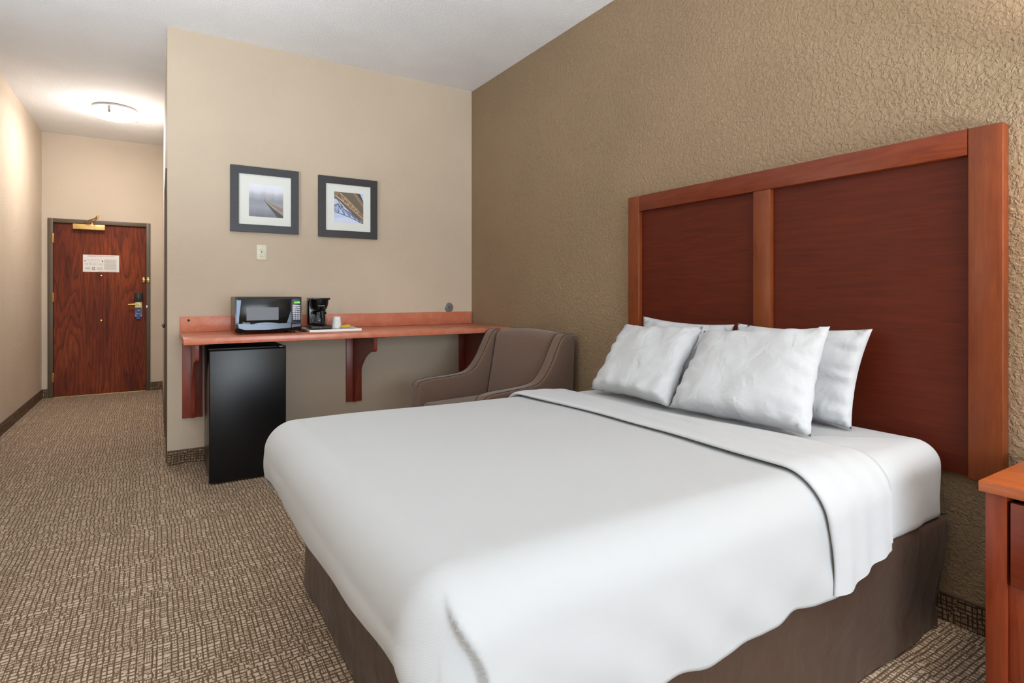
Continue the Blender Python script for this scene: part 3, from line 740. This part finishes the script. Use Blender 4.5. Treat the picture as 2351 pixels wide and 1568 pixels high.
tag(obj('power_cord', tube(spline([(.97, 4.462, CT + .03), (.925, 4.465, CT + .012), (.890, 4.42, CT + .006), (.870, 4.30, CT + .006), (.866, 4.18, CT + .006), (.880, 4.13, CT + .006), (.892, 4.18, CT + .006), (.886, 4.30, CT + .008), (.875, 4.42, CT + .012), (.88, 4.52, CT + .03), (.885, 4.575, CT + .05)], 8), .0035, 8), M_cable, None, 60),
    'dark power cord looping on the counter between microwave and tray', 'cord')

# ------------------------------------------------------------------ headboard
hy0, hy1, hz0, hz1, hf, hb = .726, 2.513, .556, 1.781, 2.405, 2.4555
hbd = thing('headboard', 'large cherry wood panelled headboard fixed to the tan wall', 'headboard', (XR, 1.62, hz0))
obj('stile', B(hf, hb, hy0, hy0 + .10, hz0 - .005, hz1, bev=.005, seg=3), M_hb_v, hbd, 45)
obj('stile', B(hf, hb, hy1 - .092, hy1, hz0, hz1, bev=.004, seg=3), M_hb_v, hbd, 45)
obj('mullion', B(hf + .001, hb, 1.578, 1.668, hz0, hz1 - .0925, bev=.003), M_hb_v, hbd, 45)
obj('top_rail', B(hf, hb, hy0 + .1005, hy1 - .0925, hz1 - .092, hz1, bev=.003), M_hb_h, hbd, 45)
obj('panel', B(hf + .026, hb - .001, hy0 + .10, 1.578, hz0, hz1 - .09), M_hb_p, hbd)
obj('panel', B(hf + .026, hb - .001, 1.668, hy1 - .09, hz0, hz1 - .09), M_hb_p, hbd)

# ------------------------------------------------------------------ bed
def ring_path(ix0, ix1, iy0, iy1, step=.03, closed=True, headopen=False, nc=14):
    """points (px,py, dirx,diry, s) around the inset rectangle, starting at the head end on the near side and running to the foot, round, and back"""
    P = []
    def line(a, b_, d):
        L = math.hypot(b_[0] - a[0], b_[1] - a[1]); n = max(2, int(L / step))
        for k in range(n): P.append((a[0] + (b_[0] - a[0]) * k / n, a[1] + (b_[1] - a[1]) * k / n, d[0], d[1]))
    def corner(c, a0, a1):
        for k in range(nc): a = a0 + (a1 - a0) * k / nc; P.append((c[0], c[1], math.cos(a), math.sin(a)))
    line((ix1, iy0), (ix0, iy0), (0, -1)); corner((ix0, iy0), -PI / 2, -PI)
    line((ix0, iy0), (ix0, iy1), (-1, 0)); corner((ix0, iy1), PI, PI / 2)
    line((ix0, iy1), (ix1, iy1), (0, 1))
    if headopen: P.append((ix1, iy1, 0, 1)); return P
    corner((ix1, iy1), PI / 2, 0); line((ix1, iy1), (ix1, iy0), (1, 0)); corner((ix1, iy0), 0, -PI / 2)
    return P
def drape(path, prof, disp, closed, top=None):
    """prof: list of (out, z) from the inset line downward; disp(px,py,dx,dy,out,z,k)->(extra out, dz)"""
    bm = bmesh.new(); rows = []
    for (px, py, dx, dy) in path:
        row = []
        pf = prof(px, py, dx, dy) if callable(prof) else prof
        for k, (o_, z_) in enumerate(pf):
            eo, ez = disp(px, py, dx, dy, o_, z_, k / (len(pf) - 1))
            row.append(bm.verts.new((px + dx * (o_ + eo), py + dy * (o_ + eo), z_ + ez)))
        rows.append(row)
    n = len(rows)
    for i in range(n if closed else n - 1):
        A, Bq = rows[i], rows[(i + 1) % n]
        for k in range(len(A) - 1): bm.faces.new([A[k], A[k + 1], Bq[k + 1], Bq[k]])
    return bm, rows
def arc_prof(R, z, hang, n=10, m=10, flare=0.0):
    p = [(R * math.sin(a), z - R * (1 - math.cos(a))) for a in [PI / 2 * k / n for k in range(n + 1)]]
    for k in range(1, m + 1): t_ = k / m; p.append((R + flare * t_, z - R - (hang - 0) * t_))
    return p
# near/far side, head/foot of the bed
SN, SF = .876, 2.445
bed = thing('bed', 'queen bed with brown skirt standing against the headboard wall', 'bed', (1.4, 1.67, 0))
# box spring with pleated skirt
R = .03
path = ring_path(.485 + R, 2.403 - R, .868 + R, 2.44 - R, .02)
def sk_prof(px, py, dx, dy):
    p = [(-.02, .412), (R * .6, .412), (R * .9, .405), (R, .392)]
    for k in range(1, 15): t_ = k / 14; p.append((R - .022 * t_, .392 - .386 * t_))
    return p
def sk_disp(px, py, dx, dy, o_, z_, k):
    x, y = px + dx * R, py + dy * R
    low = sstep(.40, 0, z_)
    side = 1 if abs(dy) > .7 else 0
    n1 = nz(x * 2.6 + z_ * 3.2, y * 2.6 + z_ * 2, z_ * .8 + 4, 1.0) * .026 * (.15 + low)
    n2 = nz(x * 7 + z_ * 9, y * 7 + z_ * 5, z_ * 2, 1.0) * .013 * low
    lift = .003 + .004 * abs(nz(x * 4, y * 4, 2)) if k > .99 else 0
    return (n1 + n2 - .006, lift)
bm, rows = drape(path, sk_prof, sk_disp, True)
bm.faces.new([r[0] for r in rows])
bmesh.ops.recalc_face_normals(bm, faces=bm.faces)
obj('bed_skirt', bm, M_skirt, bed, 179)
# mattress in its fitted sheet
R = .085; Zt = .678
path = ring_path(.51 + R, 2.402 - R, SN + R, SF - R, .022)
def ms_prof(px, py, dx, dy):
    p = arc_prof(R, Zt, .17, 9, 10)
    p += [(R - .012, Zt - R - .185), (R - .04, Zt - R - .19)]
    return p
def ms_disp(px, py, dx, dy, o_, z_, k):
    x, y = px + dx * o_, py + dy * o_
    low = sstep(.6, .43, z_)
    a = nz(x * 9 + z_ * 3, y * 9, z_ * 3) * .012 * low + nz(x * 22 + z_ * 8, y * 20, z_ * 6) * .004 * low
    b_ = nz(x * 3, y * 3, z_ * 3) * .006
    wave = .018 * nz(x * 5, y * 5, 9) * sstep(.5, 1, k)
    return (a + b_, wave)
bm, rows = drape(path, ms_prof, ms_disp, True)
bm.faces.new([r[0] for r in rows]); bm.faces.new(list(reversed([r[-1] for r in rows])))
bmesh.ops.recalc_face_normals(bm, faces=bm.faces)
obj('mattress', bm, M_sheet, bed, 179)

# coverlet: top grid plus draped border on three sides
R = .115
CX0, CX1, CY_0, CY_1 = .352 + R, 1.60, .850 + R, 2.466 - R
def ztop(x, y):
    return .700 - .008 * sstep(.6, 1.6, x) + .004 * nz(x * 2.2, y * 2.2, 1)
def hemz(px, py, dx, dy):
    foot = .500 + .030 * sstep(2.0, 1.0, py) + .012 * nz(py * 3, 1, 2) + .008 * math.sin(py * 7)
    near = .362 + .014 * nz(px * 4, 3, 1) + .010 * nz(px * 11, 5, 1)
    t_ = abs(math.atan2(abs(dx), abs(dy))) / (PI / 2)
    return near * (1 - t_) + foot * t_
def cv_prof(px, py, dx, dy):
    zt = ztop(px, py); hz = hemz(px, py, dx, dy)
    p = [(R * math.sin(a), zt - R * (1 - math.cos(a))) for a in [PI / 2 * k / 12 for k in range(13)]]
    z1 = zt - R
    for k in range(1, 25):
        t_ = k / 24; p.append((R + .004 * math.sin(t_ * PI), z1 + (hz - z1) * t_))
    return p
def cv_disp(px, py, dx, dy, o_, z_, k):
    x, y = px + dx * o_, py + dy * o_
    hang = sstep(.62, .40, z_); e = 0
    rnd = sstep(0.0, .3, k)
    e += nz(x * 2.0, y * 2.0, z_ * 1.2 + 3) * .012 * rnd
    e += nz(x * 7 - z_ * 5, y * 7, z_ * 2) * .006 * hang
    # corner: the near side lies over the tucked foot side, its edge curving down from the corner
    if dy < -.02 and py < 1.2 and px < 1.0:
        xc = .425 + .055 * sstep(.66, .52, z_)
        up = sstep(.685, .60, z_) * sstep(0.0, .95, -dy)
        e -= .020 * up * (1 - sstep(xc - .006, xc + .003, x))
        e += .014 * up * sstep(xc - .006, xc + .003, x) * math.exp(-((x - xc) / .09) ** 2)
    # small pull folds toward the hem on the near side
    if dy < -.8: e += .004 * hang * math.sin(x * 26 + z_ * 30 + 2 * nz(x * 3, 0, z_ * 4))
    elif dx < -.5: e += .003 * hang * math.sin(y * 14 + z_ * 8)
    return (e, 0)
path = []
# near side: finer sampling around the corner fold
def pts_line(a, b_, n): return [(a[0] + (b_[0] - a[0]) * k / n, a[1] + (b_[1] - a[1]) * k / n) for k in range(n)]
near_pts = pts_line((CX1, CY_0), (.62, CY_0), 60) + pts_line((.62, CY_0), (CX0, CY_0), 38)
foot_pts = pts_line((CX0, CY_0), (CX0, CY_1), 56); far_pts = [(CX0, CY_1)] + [(q_[0], CY_1) for q_ in reversed(near_pts)]
for p in near_pts: path.append((p[0], p[1], 0, -1))
for k in range(36): a = -PI / 2 - PI / 2 * k / 36; path.append((CX0, CY_0, math.cos(a), math.sin(a)))
for p in foot_pts: path.append((p[0], p[1], -1, 0))
for k in range(14): a = PI - PI / 2 * k / 14; path.append((CX0, CY_1, math.cos(a), math.sin(a)))
for p in far_pts: path.append((p[0], p[1], 0, 1))
bm, rows = drape(path, cv_prof, cv_disp, False)
# top: strips between near and far points
ys = [p[1] for p in foot_pts] + [CY_1]
xs = sorted([p[0] for p in near_pts] + [CX0])
tg = [[bm.verts.new((x, y, ztop(x, y))) for y in ys] for x in xs]
for i in range(len(xs) - 1):
    for j in range(len(ys) - 1): bm.faces.new([tg[i][j], tg[i + 1][j], tg[i + 1][j + 1], tg[i][j + 1]])
bmesh.ops.remove_doubles(bm, verts=bm.verts, dist=.0006)
bmesh.ops.recalc_face_normals(bm, faces=bm.faces)
up_ = sum(f.normal.z for f in bm.faces)
if up_ < 0: bmesh.ops.reverse_faces(bm, faces=bm.faces)
cov = tag(obj('coverlet', bm, M_white, None, 179), 'smooth white coverlet spread over the bed and hanging over its foot', 'coverlet')
md = cov.modifiers.new('thickness', 'SOLIDIFY'); md.thickness = .006; md.offset = -1

# turned-down band of sheet across the bed: closed strip, running from the near hem over the top to the far hem
def band():
    bm = bmesh.new(); rows = []
    R2 = .122; yn, yf_ = .842 + R2, 2.474 - R2; zt = .7035
    path = []   # (y, z, ny, nz, s)
    hn, hf_ = .372, .42
    n = 26
    for k in range(n): t_ = k / n; path.append((yn - R2, hn + (zt - R2 - hn) * t_, -1, 0))
    for k in range(14): a = PI / 2 * k / 14; path.append((yn - R2 * math.cos(a), zt - R2 + R2 * math.sin(a), -math.cos(a), math.sin(a)))
    for k in range(46): t_ = k / 46; path.append((yn + (yf_ - yn) * t_, zt, 0, 1))
    for k in range(14): a = PI / 2 * k / 14; path.append((yf_ + R2 * math.sin(a), zt - R2 + R2 * math.cos(a), math.sin(a), math.cos(a)))
    for k in range(12): t_ = k / 11; path.append((yf_ + R2, zt - R2 + (hf_ - zt + R2) * t_, 1, 0))
    # front edge x (towards foot) and back edge x along the band
    def ex(y, z):
        side = sstep(.70, .40, z) if y < 1.2 else 0
        f = 1.520 + .03 * math.sin((y - .9) * 2.2) * (1 - side) + .05 * side
        f += .012 * nz(y * 3, z * 4, 5)
        bk = 1.80 + .10 * sstep(1.9, .95, y) + .01 * nz(y * 4, z * 4, 8)
        return f, bk
    for i, (y, z, ny_, nz_) in enumerate(path):
        f, bk = ex(y, z); row = []
        th = .018 - .002 * sstep(.6, .4, z)
        w0_ = -.004
        if i < 1: pass
        m = 20
        # outer surface from front roll to back
        prof = []
        for a in [PI * .5 + PI * .5 * k / 6 for k in range(6)]:   # roll under at the front
            prof.append((f + .016 + .016 * math.cos(a) * 1.0 - 0, th * .5 - .0 + th * .5 * math.sin(a) - th * .5))
        prof = []
        for k in range(9):
            a = -PI / 2 + PI * k / 8
            prof.append((f + .018 - .018 * math.cos(a), th * .5 + th * .5 * math.sin(a)))
        for k in range(1, m + 1):
            t_ = k / m; xx = f + .018 + (bk - f - .018) * t_
            hh_ = th * (1 - .75 * t_ ** 2.2)
            prof.append((xx, hh_))
        prof.append((bk + .002, .001))
        prof.append((f + .05, -.001))
        for (xx, hh_) in prof:
            w1 = nz(xx * 6 + 2, y * 2 + z * 2.2, 3) * .005 + .0022 * math.sin(xx * 60 + 6 * nz(y * 1.3, z * 1.5, 1))
            side = sstep(.64, .42, z)
            w1 *= (.5 + 1.5 * side) * (1 if hh_ > .004 else 0)
            hh2 = hh_ + w1
            dzh = 0
            if z < .5 and y < 1: # hem wave: front part hangs lower
                dzh = (.045 * sstep(f + .02, bk, xx) + .004 * nz(xx * 9, 1, 1)) * sstep(.50, hn, z)
            hh2 += w0_; row.append(bm.verts.new((xx, y + ny_ * hh2, z + nz_ * hh2 + dzh)))
        rows.append(row)
    for A, Bq in zip(rows, rows[1:]):
        n_ = len(A)
        for k in range(n_): bm.faces.new([A[k], Bq[k], Bq[(k + 1) % n_], A[(k + 1) % n_]])
    bm.faces.new(rows[0]); bm.faces.new(list(reversed(rows[-1])))
    bmesh.ops.recalc_face_normals(bm, faces=bm.faces)
    return bm
fold = obj('turned_down_fold', band(), M_sheet, cov, 70)
fold['label'] = 'plain white folded sheet edge'

# ------------------------------------------------------------------ pillows
def pillow(label, TL, TR, BR, BL, thick, seed, pinch=.020, sag=.02):
    TL, TR, BR, BL = [Vector(p) for p in (TL, TR, BR, BL)]
    nrm = (TR - TL).cross(BL - TL).normalized()
    if nrm.x > 0: nrm = -nrm
    ux_ = (TR - TL).normalized(); uv_ = (TL - BL).normalized()
    n, m = 44, 34; bm = bmesh.new(); grids = []
    for side in (1, -1):
        g = []
        for i in range(n + 1):
            u = i / n; r = []
            for j in range(m + 1):
                v = j / m
                a, b_ = 2 * u - 1, 2 * v - 1
                # edges bow inwards between the corners
                P = (BL * (1 - u) + BR * u) * (1 - v) + (TL * (1 - u) + TR * u) * v
                P += ux_ * (-a) * pinch * (1 - b_ * b_) ** 1.0 * abs(a) ** 3
                P += uv_ * (-b_) * pinch * .9 * (1 - a * a) * abs(b_) ** 3
                f = ((1 - a ** 4) * (1 - abs(b_) ** (4 if b_ > 0 else 9)))
                f = max(0, f) ** .55 * (1 - .10 * (a * a + b_ * b_))
                f *= .82 + .25 * (1 - v)          # filling sinks to the bottom
                w_ = nz(a * 2.2 + seed, b_ * 2.0, side * 2 + seed) * .012
                # pucker folds radiating from corners and along edges
                ed = max(abs(a), abs(b_))
                cr = abs(a * b_)
                w_ += .010 * cr * sstep(.4, .9, cr) * math.sin(22 * math.atan2(1.04 - abs(b_), 1.04 - abs(a)) + seed)
                w_ += .005 * sstep(.45, .9, abs(a)) * math.sin(b_ * 17 + seed + 3 * nz(a * 2, b_ * 3, seed)) * (1 - b_ ** 8)
                w_ += .004 * sstep(.55, .9, abs(b_)) * math.sin(a * 15 + seed * 2) * (1 - a ** 8)
                rim = min(1, max(0, (1 - ed) / .05))
                P = P + nrm * side * (thick * f + w_ * rim * (f > 0))
                r.append(bm.verts.new(P))
            g.append(r)
        for i in range(n):
            for j in range(m): bm.faces.new([g[i][j], g[i + 1][j], g[i + 1][j + 1], g[i][j + 1]])
    bmesh.ops.remove_doubles(bm, verts=bm.verts, dist=.0008)
    bmesh.ops.recalc_face_normals(bm, faces=bm.faces)
    return tag(obj('pillow', bm, M_pillow, None, 179), label, 'pillow', 'white pillows at the head of the bed')
pillow('white pillow leaning on the headboard behind the front left pillow', (2.345, 2.325, 1.075), (2.345, 1.725, 1.055), (2.25, 1.75, .690), (2.25, 2.29, .690), .058, 1.3)
pillow('white pillow leaning on the headboard behind the front right pillow', (2.335, 1.700, 1.062), (2.335, 1.102, 1.066), (2.225, 1.125, .688), (2.225, 1.70, .688), .058, 2.1)
pillow('front left white pillow, standing on the bed nearest the armchair', (2.195, 2.315, 1.036), (2.185, 1.775, 1.048), (1.905, 1.735, .702), (1.930, 2.29, .702), .066, 4.4)
pillow('largest looking white pillow, front right, nearest the nightstand', (2.175, 1.765, 1.028), (2.17, 1.175, 1.078), (1.945, 1.120, .698), (1.905, 1.735, .702), .070, 6.2)

# ------------------------------------------------------------------ armchair (rotated a little off the wall)
ach = thing('armchair', 'taupe upholstered sloped-arm armchair between bed and counter', 'armchair', (1.95, 3.40, 0))
ang = math.radians(8)
# local frame: +a = towards the back, +b = towards the counter
AO = Vector((1.655, 3.53, 0)); ea = Vector((math.cos(ang), math.sin(ang) * 0 + math.sin(ang), 0)); ea = Vector((math.cos(math.radians(8)), math.sin(math.radians(8)) * .0 + .0, 0))
ROT = Matrix.Translation((1.588, 3.357, 0)) @ Matrix.Rotation(math.radians(8), 4, 'Z')
def arm_pts():
    top = spline([(0.03, 0, .585), (.10, 0, .594), (.25, 0, .600), (.38, 0, .607), (.47, 0, .632), (.55, 0, .715), (.61, 0, .82), (.66, 0, .90), (.70, 0, .928)], 5)
    pts = [(0.0, .12), (0.0, .55), (.01, .573)] + [(p.x, p.z) for p in top] + [(.78, .925), (.785, .915), (.75, .12)]
    return pts
def arm(b0, b1, nm):
    bm = prism([(p[0], p[1]) for p in arm_pts()], 'y', b0, b1, bev=.016, seg=3)
    return obj(nm, xform(bm, ROT), M_uph, ach, 55)
W2 = .43
arms = [arm(W2 - .105, W2, 'arm'), arm(-W2, -W2 + .105, 'arm')]
for a_, (b0, b1) in zip(arms, ((W2 - .105, W2), (-W2, -W2 + .105))):
    for bb in (b0 + .014, b1 - .014):
        path_ = [(p[0], bb, p[1] + .0005) for p in arm_pts()[1:-2]]
        bm = xform(tube(path_, .0022, 6), ROT); obj('piping', bm, M_seam, a_, 60)
def cushion(x0, x1, y0, y1, z0, z1, bev, puff, nx=10):
    bm = B(x0, x1, y0, y1, z0, z1, bev=bev, seg=4)
    return bm
obj('seat_cushion', xform(B(.02, .66, -W2 + .108, W2 - .108, .30, .445, bev=.035, seg=5), ROT), M_uph, ach, 60)
obj('seat_base', xform(B(.02, .74, -W2 + .106, W2 - .106, .13, .299, bev=.01), ROT), M_uph, ach, 60)
# back: reclined, crowned top
bm = bmesh.new(); nb, nh = 22, 18; G = {}
for side in (0, 1):
    for i in range(nb + 1):
        for j in range(nh + 1):
            u = i / nb * 2 - 1; v = j / nh
            y = u * (W2 - .1065)
            ztop_ = .945 - .018 * abs(u) ** 2.5; z = .42 + (ztop_ - .42) * v
            x = .60 + .10 * v
            ed = min(1, (1 - abs(u)) / .12); et = min(1, (1 - v) / .10)
            bul = .045 * (1 - (1 - ed) ** 2) ** .5 * (1 - (1 - et) ** 2) ** .5
            if side == 0: x -= bul - .02
            else: x = .765 + .015 * v * (et)
            G[side, i, j] = bm.verts.new((x, y, z))
for side in (0, 1):
    for i in range(nb):
        for j in range(nh): bm.faces.new([G[side, i, j], G[side, i + 1, j], G[side, i + 1, j + 1], G[side, i, j + 1]])
for i in range(nb):
    bm.faces.new([G[0, i, nh], G[0, i + 1, nh], G[1, i + 1, nh], G[1, i, nh]]); bm.faces.new([G[0, i, 0], G[0, i + 1, 0], G[1, i + 1, 0], G[1, i, 0]])
for j in range(nh):
    for i in (0, nb): bm.faces.new([G[0, i, j], G[0, i, j + 1], G[1, i, j + 1], G[1, i, j]])
bmesh.ops.recalc_face_normals(bm, faces=bm.faces)
es = [e for e in bm.edges if len(e.link_faces) == 2 and e.calc_face_angle(0) > 1.1]
bmesh.ops.bevel(bm, geom=es, offset=.008, segments=2, profile=.5, affect='EDGES')
obj('backrest', xform(bm, ROT), M_uph, ach, 60)
for a in (.06, .70):
    for b_ in (-W2 + .06, W2 - .06):
        bm = bmesh.new(); v0 = [bm.verts.new((a + sx * .018, b_ + sy * .018, 0)) for sx, sy in ((-1, -1), (1, -1), (1, 1), (-1, 1))]; v1 = [bm.verts.new((a + sx * .026, b_ + sy * .026, .125)) for sx, sy in ((-1, -1), (1, -1), (1, 1), (-1, 1))]
        for k in range(4): bm.faces.new([v0[k], v0[(k + 1) % 4], v1[(k + 1) % 4], v1[k]])
        bm.faces.new(v0); bm.faces.new(v1); bmesh.ops.recalc_face_normals(bm, faces=bm.faces)
        obj('leg', xform(bm, ROT), M_blackm, ach)

# ------------------------------------------------------------------ nightstand
nx0, nx1, ny0, ny1, nzt = 1.985, 2.43, .06, .652, .672
ns = thing('nightstand', 'cherry wood nightstand with one drawer beside the bed', 'nightstand', ((nx0 + nx1) / 2, .35, 0))
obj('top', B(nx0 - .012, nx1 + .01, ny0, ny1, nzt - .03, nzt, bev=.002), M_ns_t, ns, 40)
L0 = nzt - .031
for x0 in (nx0, nx1 - .05):
    for y0 in (ny0 + .012, ny1 - .012 - .048):
        obj('leg', B(x0, x0 + .05, y0, y0 + .048, 0, L0, bev=.002), M_ns_v, ns, 40)
for y0 in (ny0 + .016, ny1 - .016 - .02):
    obj('side_panel', B(nx0 + .0505, nx1 - .0505, y0, y0 + .02, .13, L0), M_ns_v, ns)
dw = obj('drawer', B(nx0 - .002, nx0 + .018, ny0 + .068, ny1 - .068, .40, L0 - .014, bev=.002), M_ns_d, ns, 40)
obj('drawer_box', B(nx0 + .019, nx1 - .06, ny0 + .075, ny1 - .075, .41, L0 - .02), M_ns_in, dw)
obj('knob', xform(lathe([(0, 0), (.007, 0), (.007, .012), (.014, .018), (.013, .026), (0, .028)], 0, 0, 24), Matrix.Translation((nx0 - .0022, .35, .52)) @ Matrix.Rotation(-PI / 2, 4, 'Y')), M_nickel, dw, 50)
obj('inner_stile', B(nx0 + .012, nx0 + .03, ny1 - .105, ny1 - .0605, .13, .395, bev=.0015), M_ns_v, ns, 40)
obj('inner_stile', B(nx0 + .012, nx0 + .03, ny0 + .0605, ny0 + .105, .13, .395, bev=.0015), M_ns_v, ns, 40)
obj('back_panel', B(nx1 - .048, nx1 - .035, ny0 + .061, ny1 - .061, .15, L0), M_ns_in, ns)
obj('shelf', B(nx0 + .010, nx1 - .05, ny0 + .037, ny1 - .037, .10, .129, bev=.001), M_ns_v, ns, 40)

# ------------------------------------------------------------------ wall sconce out of view, then the added fill uplighters
sc_ = thing('wall_sconce', 'wall sconce with drum shade over the nightstand', 'wall lamp', (XR, .33, 1.9))
obj('back_plate', B(XR - .02, XR - .001, .28, .38, 1.80, 2.0, bev=.004), M_nickel, sc_, 40)
obj('sconce_arm', tube([(XR - .02, .33, 1.84), (2.27, .33, 1.84)], .008), M_nickel, sc_, 50)
M_linen = mat('linen_shade', (236, 222, 196), .8); M_linen.node_tree.nodes['Principled BSDF'].inputs['Transmission Weight'].default_value = 0
bm = lathe([(.085, .0), (.10, -.0), (.10, .0), (.085, .18), (.083, .18), (.098, .002)], 2.27, .33, 40, cz=1.80)
obj('lamp_shade', bm, M_linen, sc_, 60)
for q_, (x, y) in enumerate(FILL_POS):  # invented stands for the fill light, unseen, not furniture of the room
    fl = thing('standing_uplighter', ['black standing uplighter beside the nightstand, against the tan wall', 'black standing uplighter in the middle of the floor before the window', 'black standing uplighter by the left wall toward the corridor'][q_], 'floor lamp', (x, y, 0), 'standing uplighters')
    obj('base', lathe([(0, 0), (.14, 0), (.14, .012), (.03, .025), (0, .025)], x, y, 32), M_blackm, fl, 40)
    obj('pole', tube([(x, y, .025), (x, y, 1.22)], .012, 12), M_blackm, fl, 40)
    obj('lamp_bowl', lathe([(0, 1.21), (.05, 1.215), (.15, 1.25), (.215, 1.345), (.211, 1.347), (.145, 1.262), (0, 1.24)], x, y, 40), M_blackm, fl, 60)
    obj('reflector', lathe([(0, 1.242), (.143, 1.264), (.209, 1.345), (.2085, 1.346), (.142, 1.266), (0, 1.246)], x, y, 40), M_white_p, fl, 40)
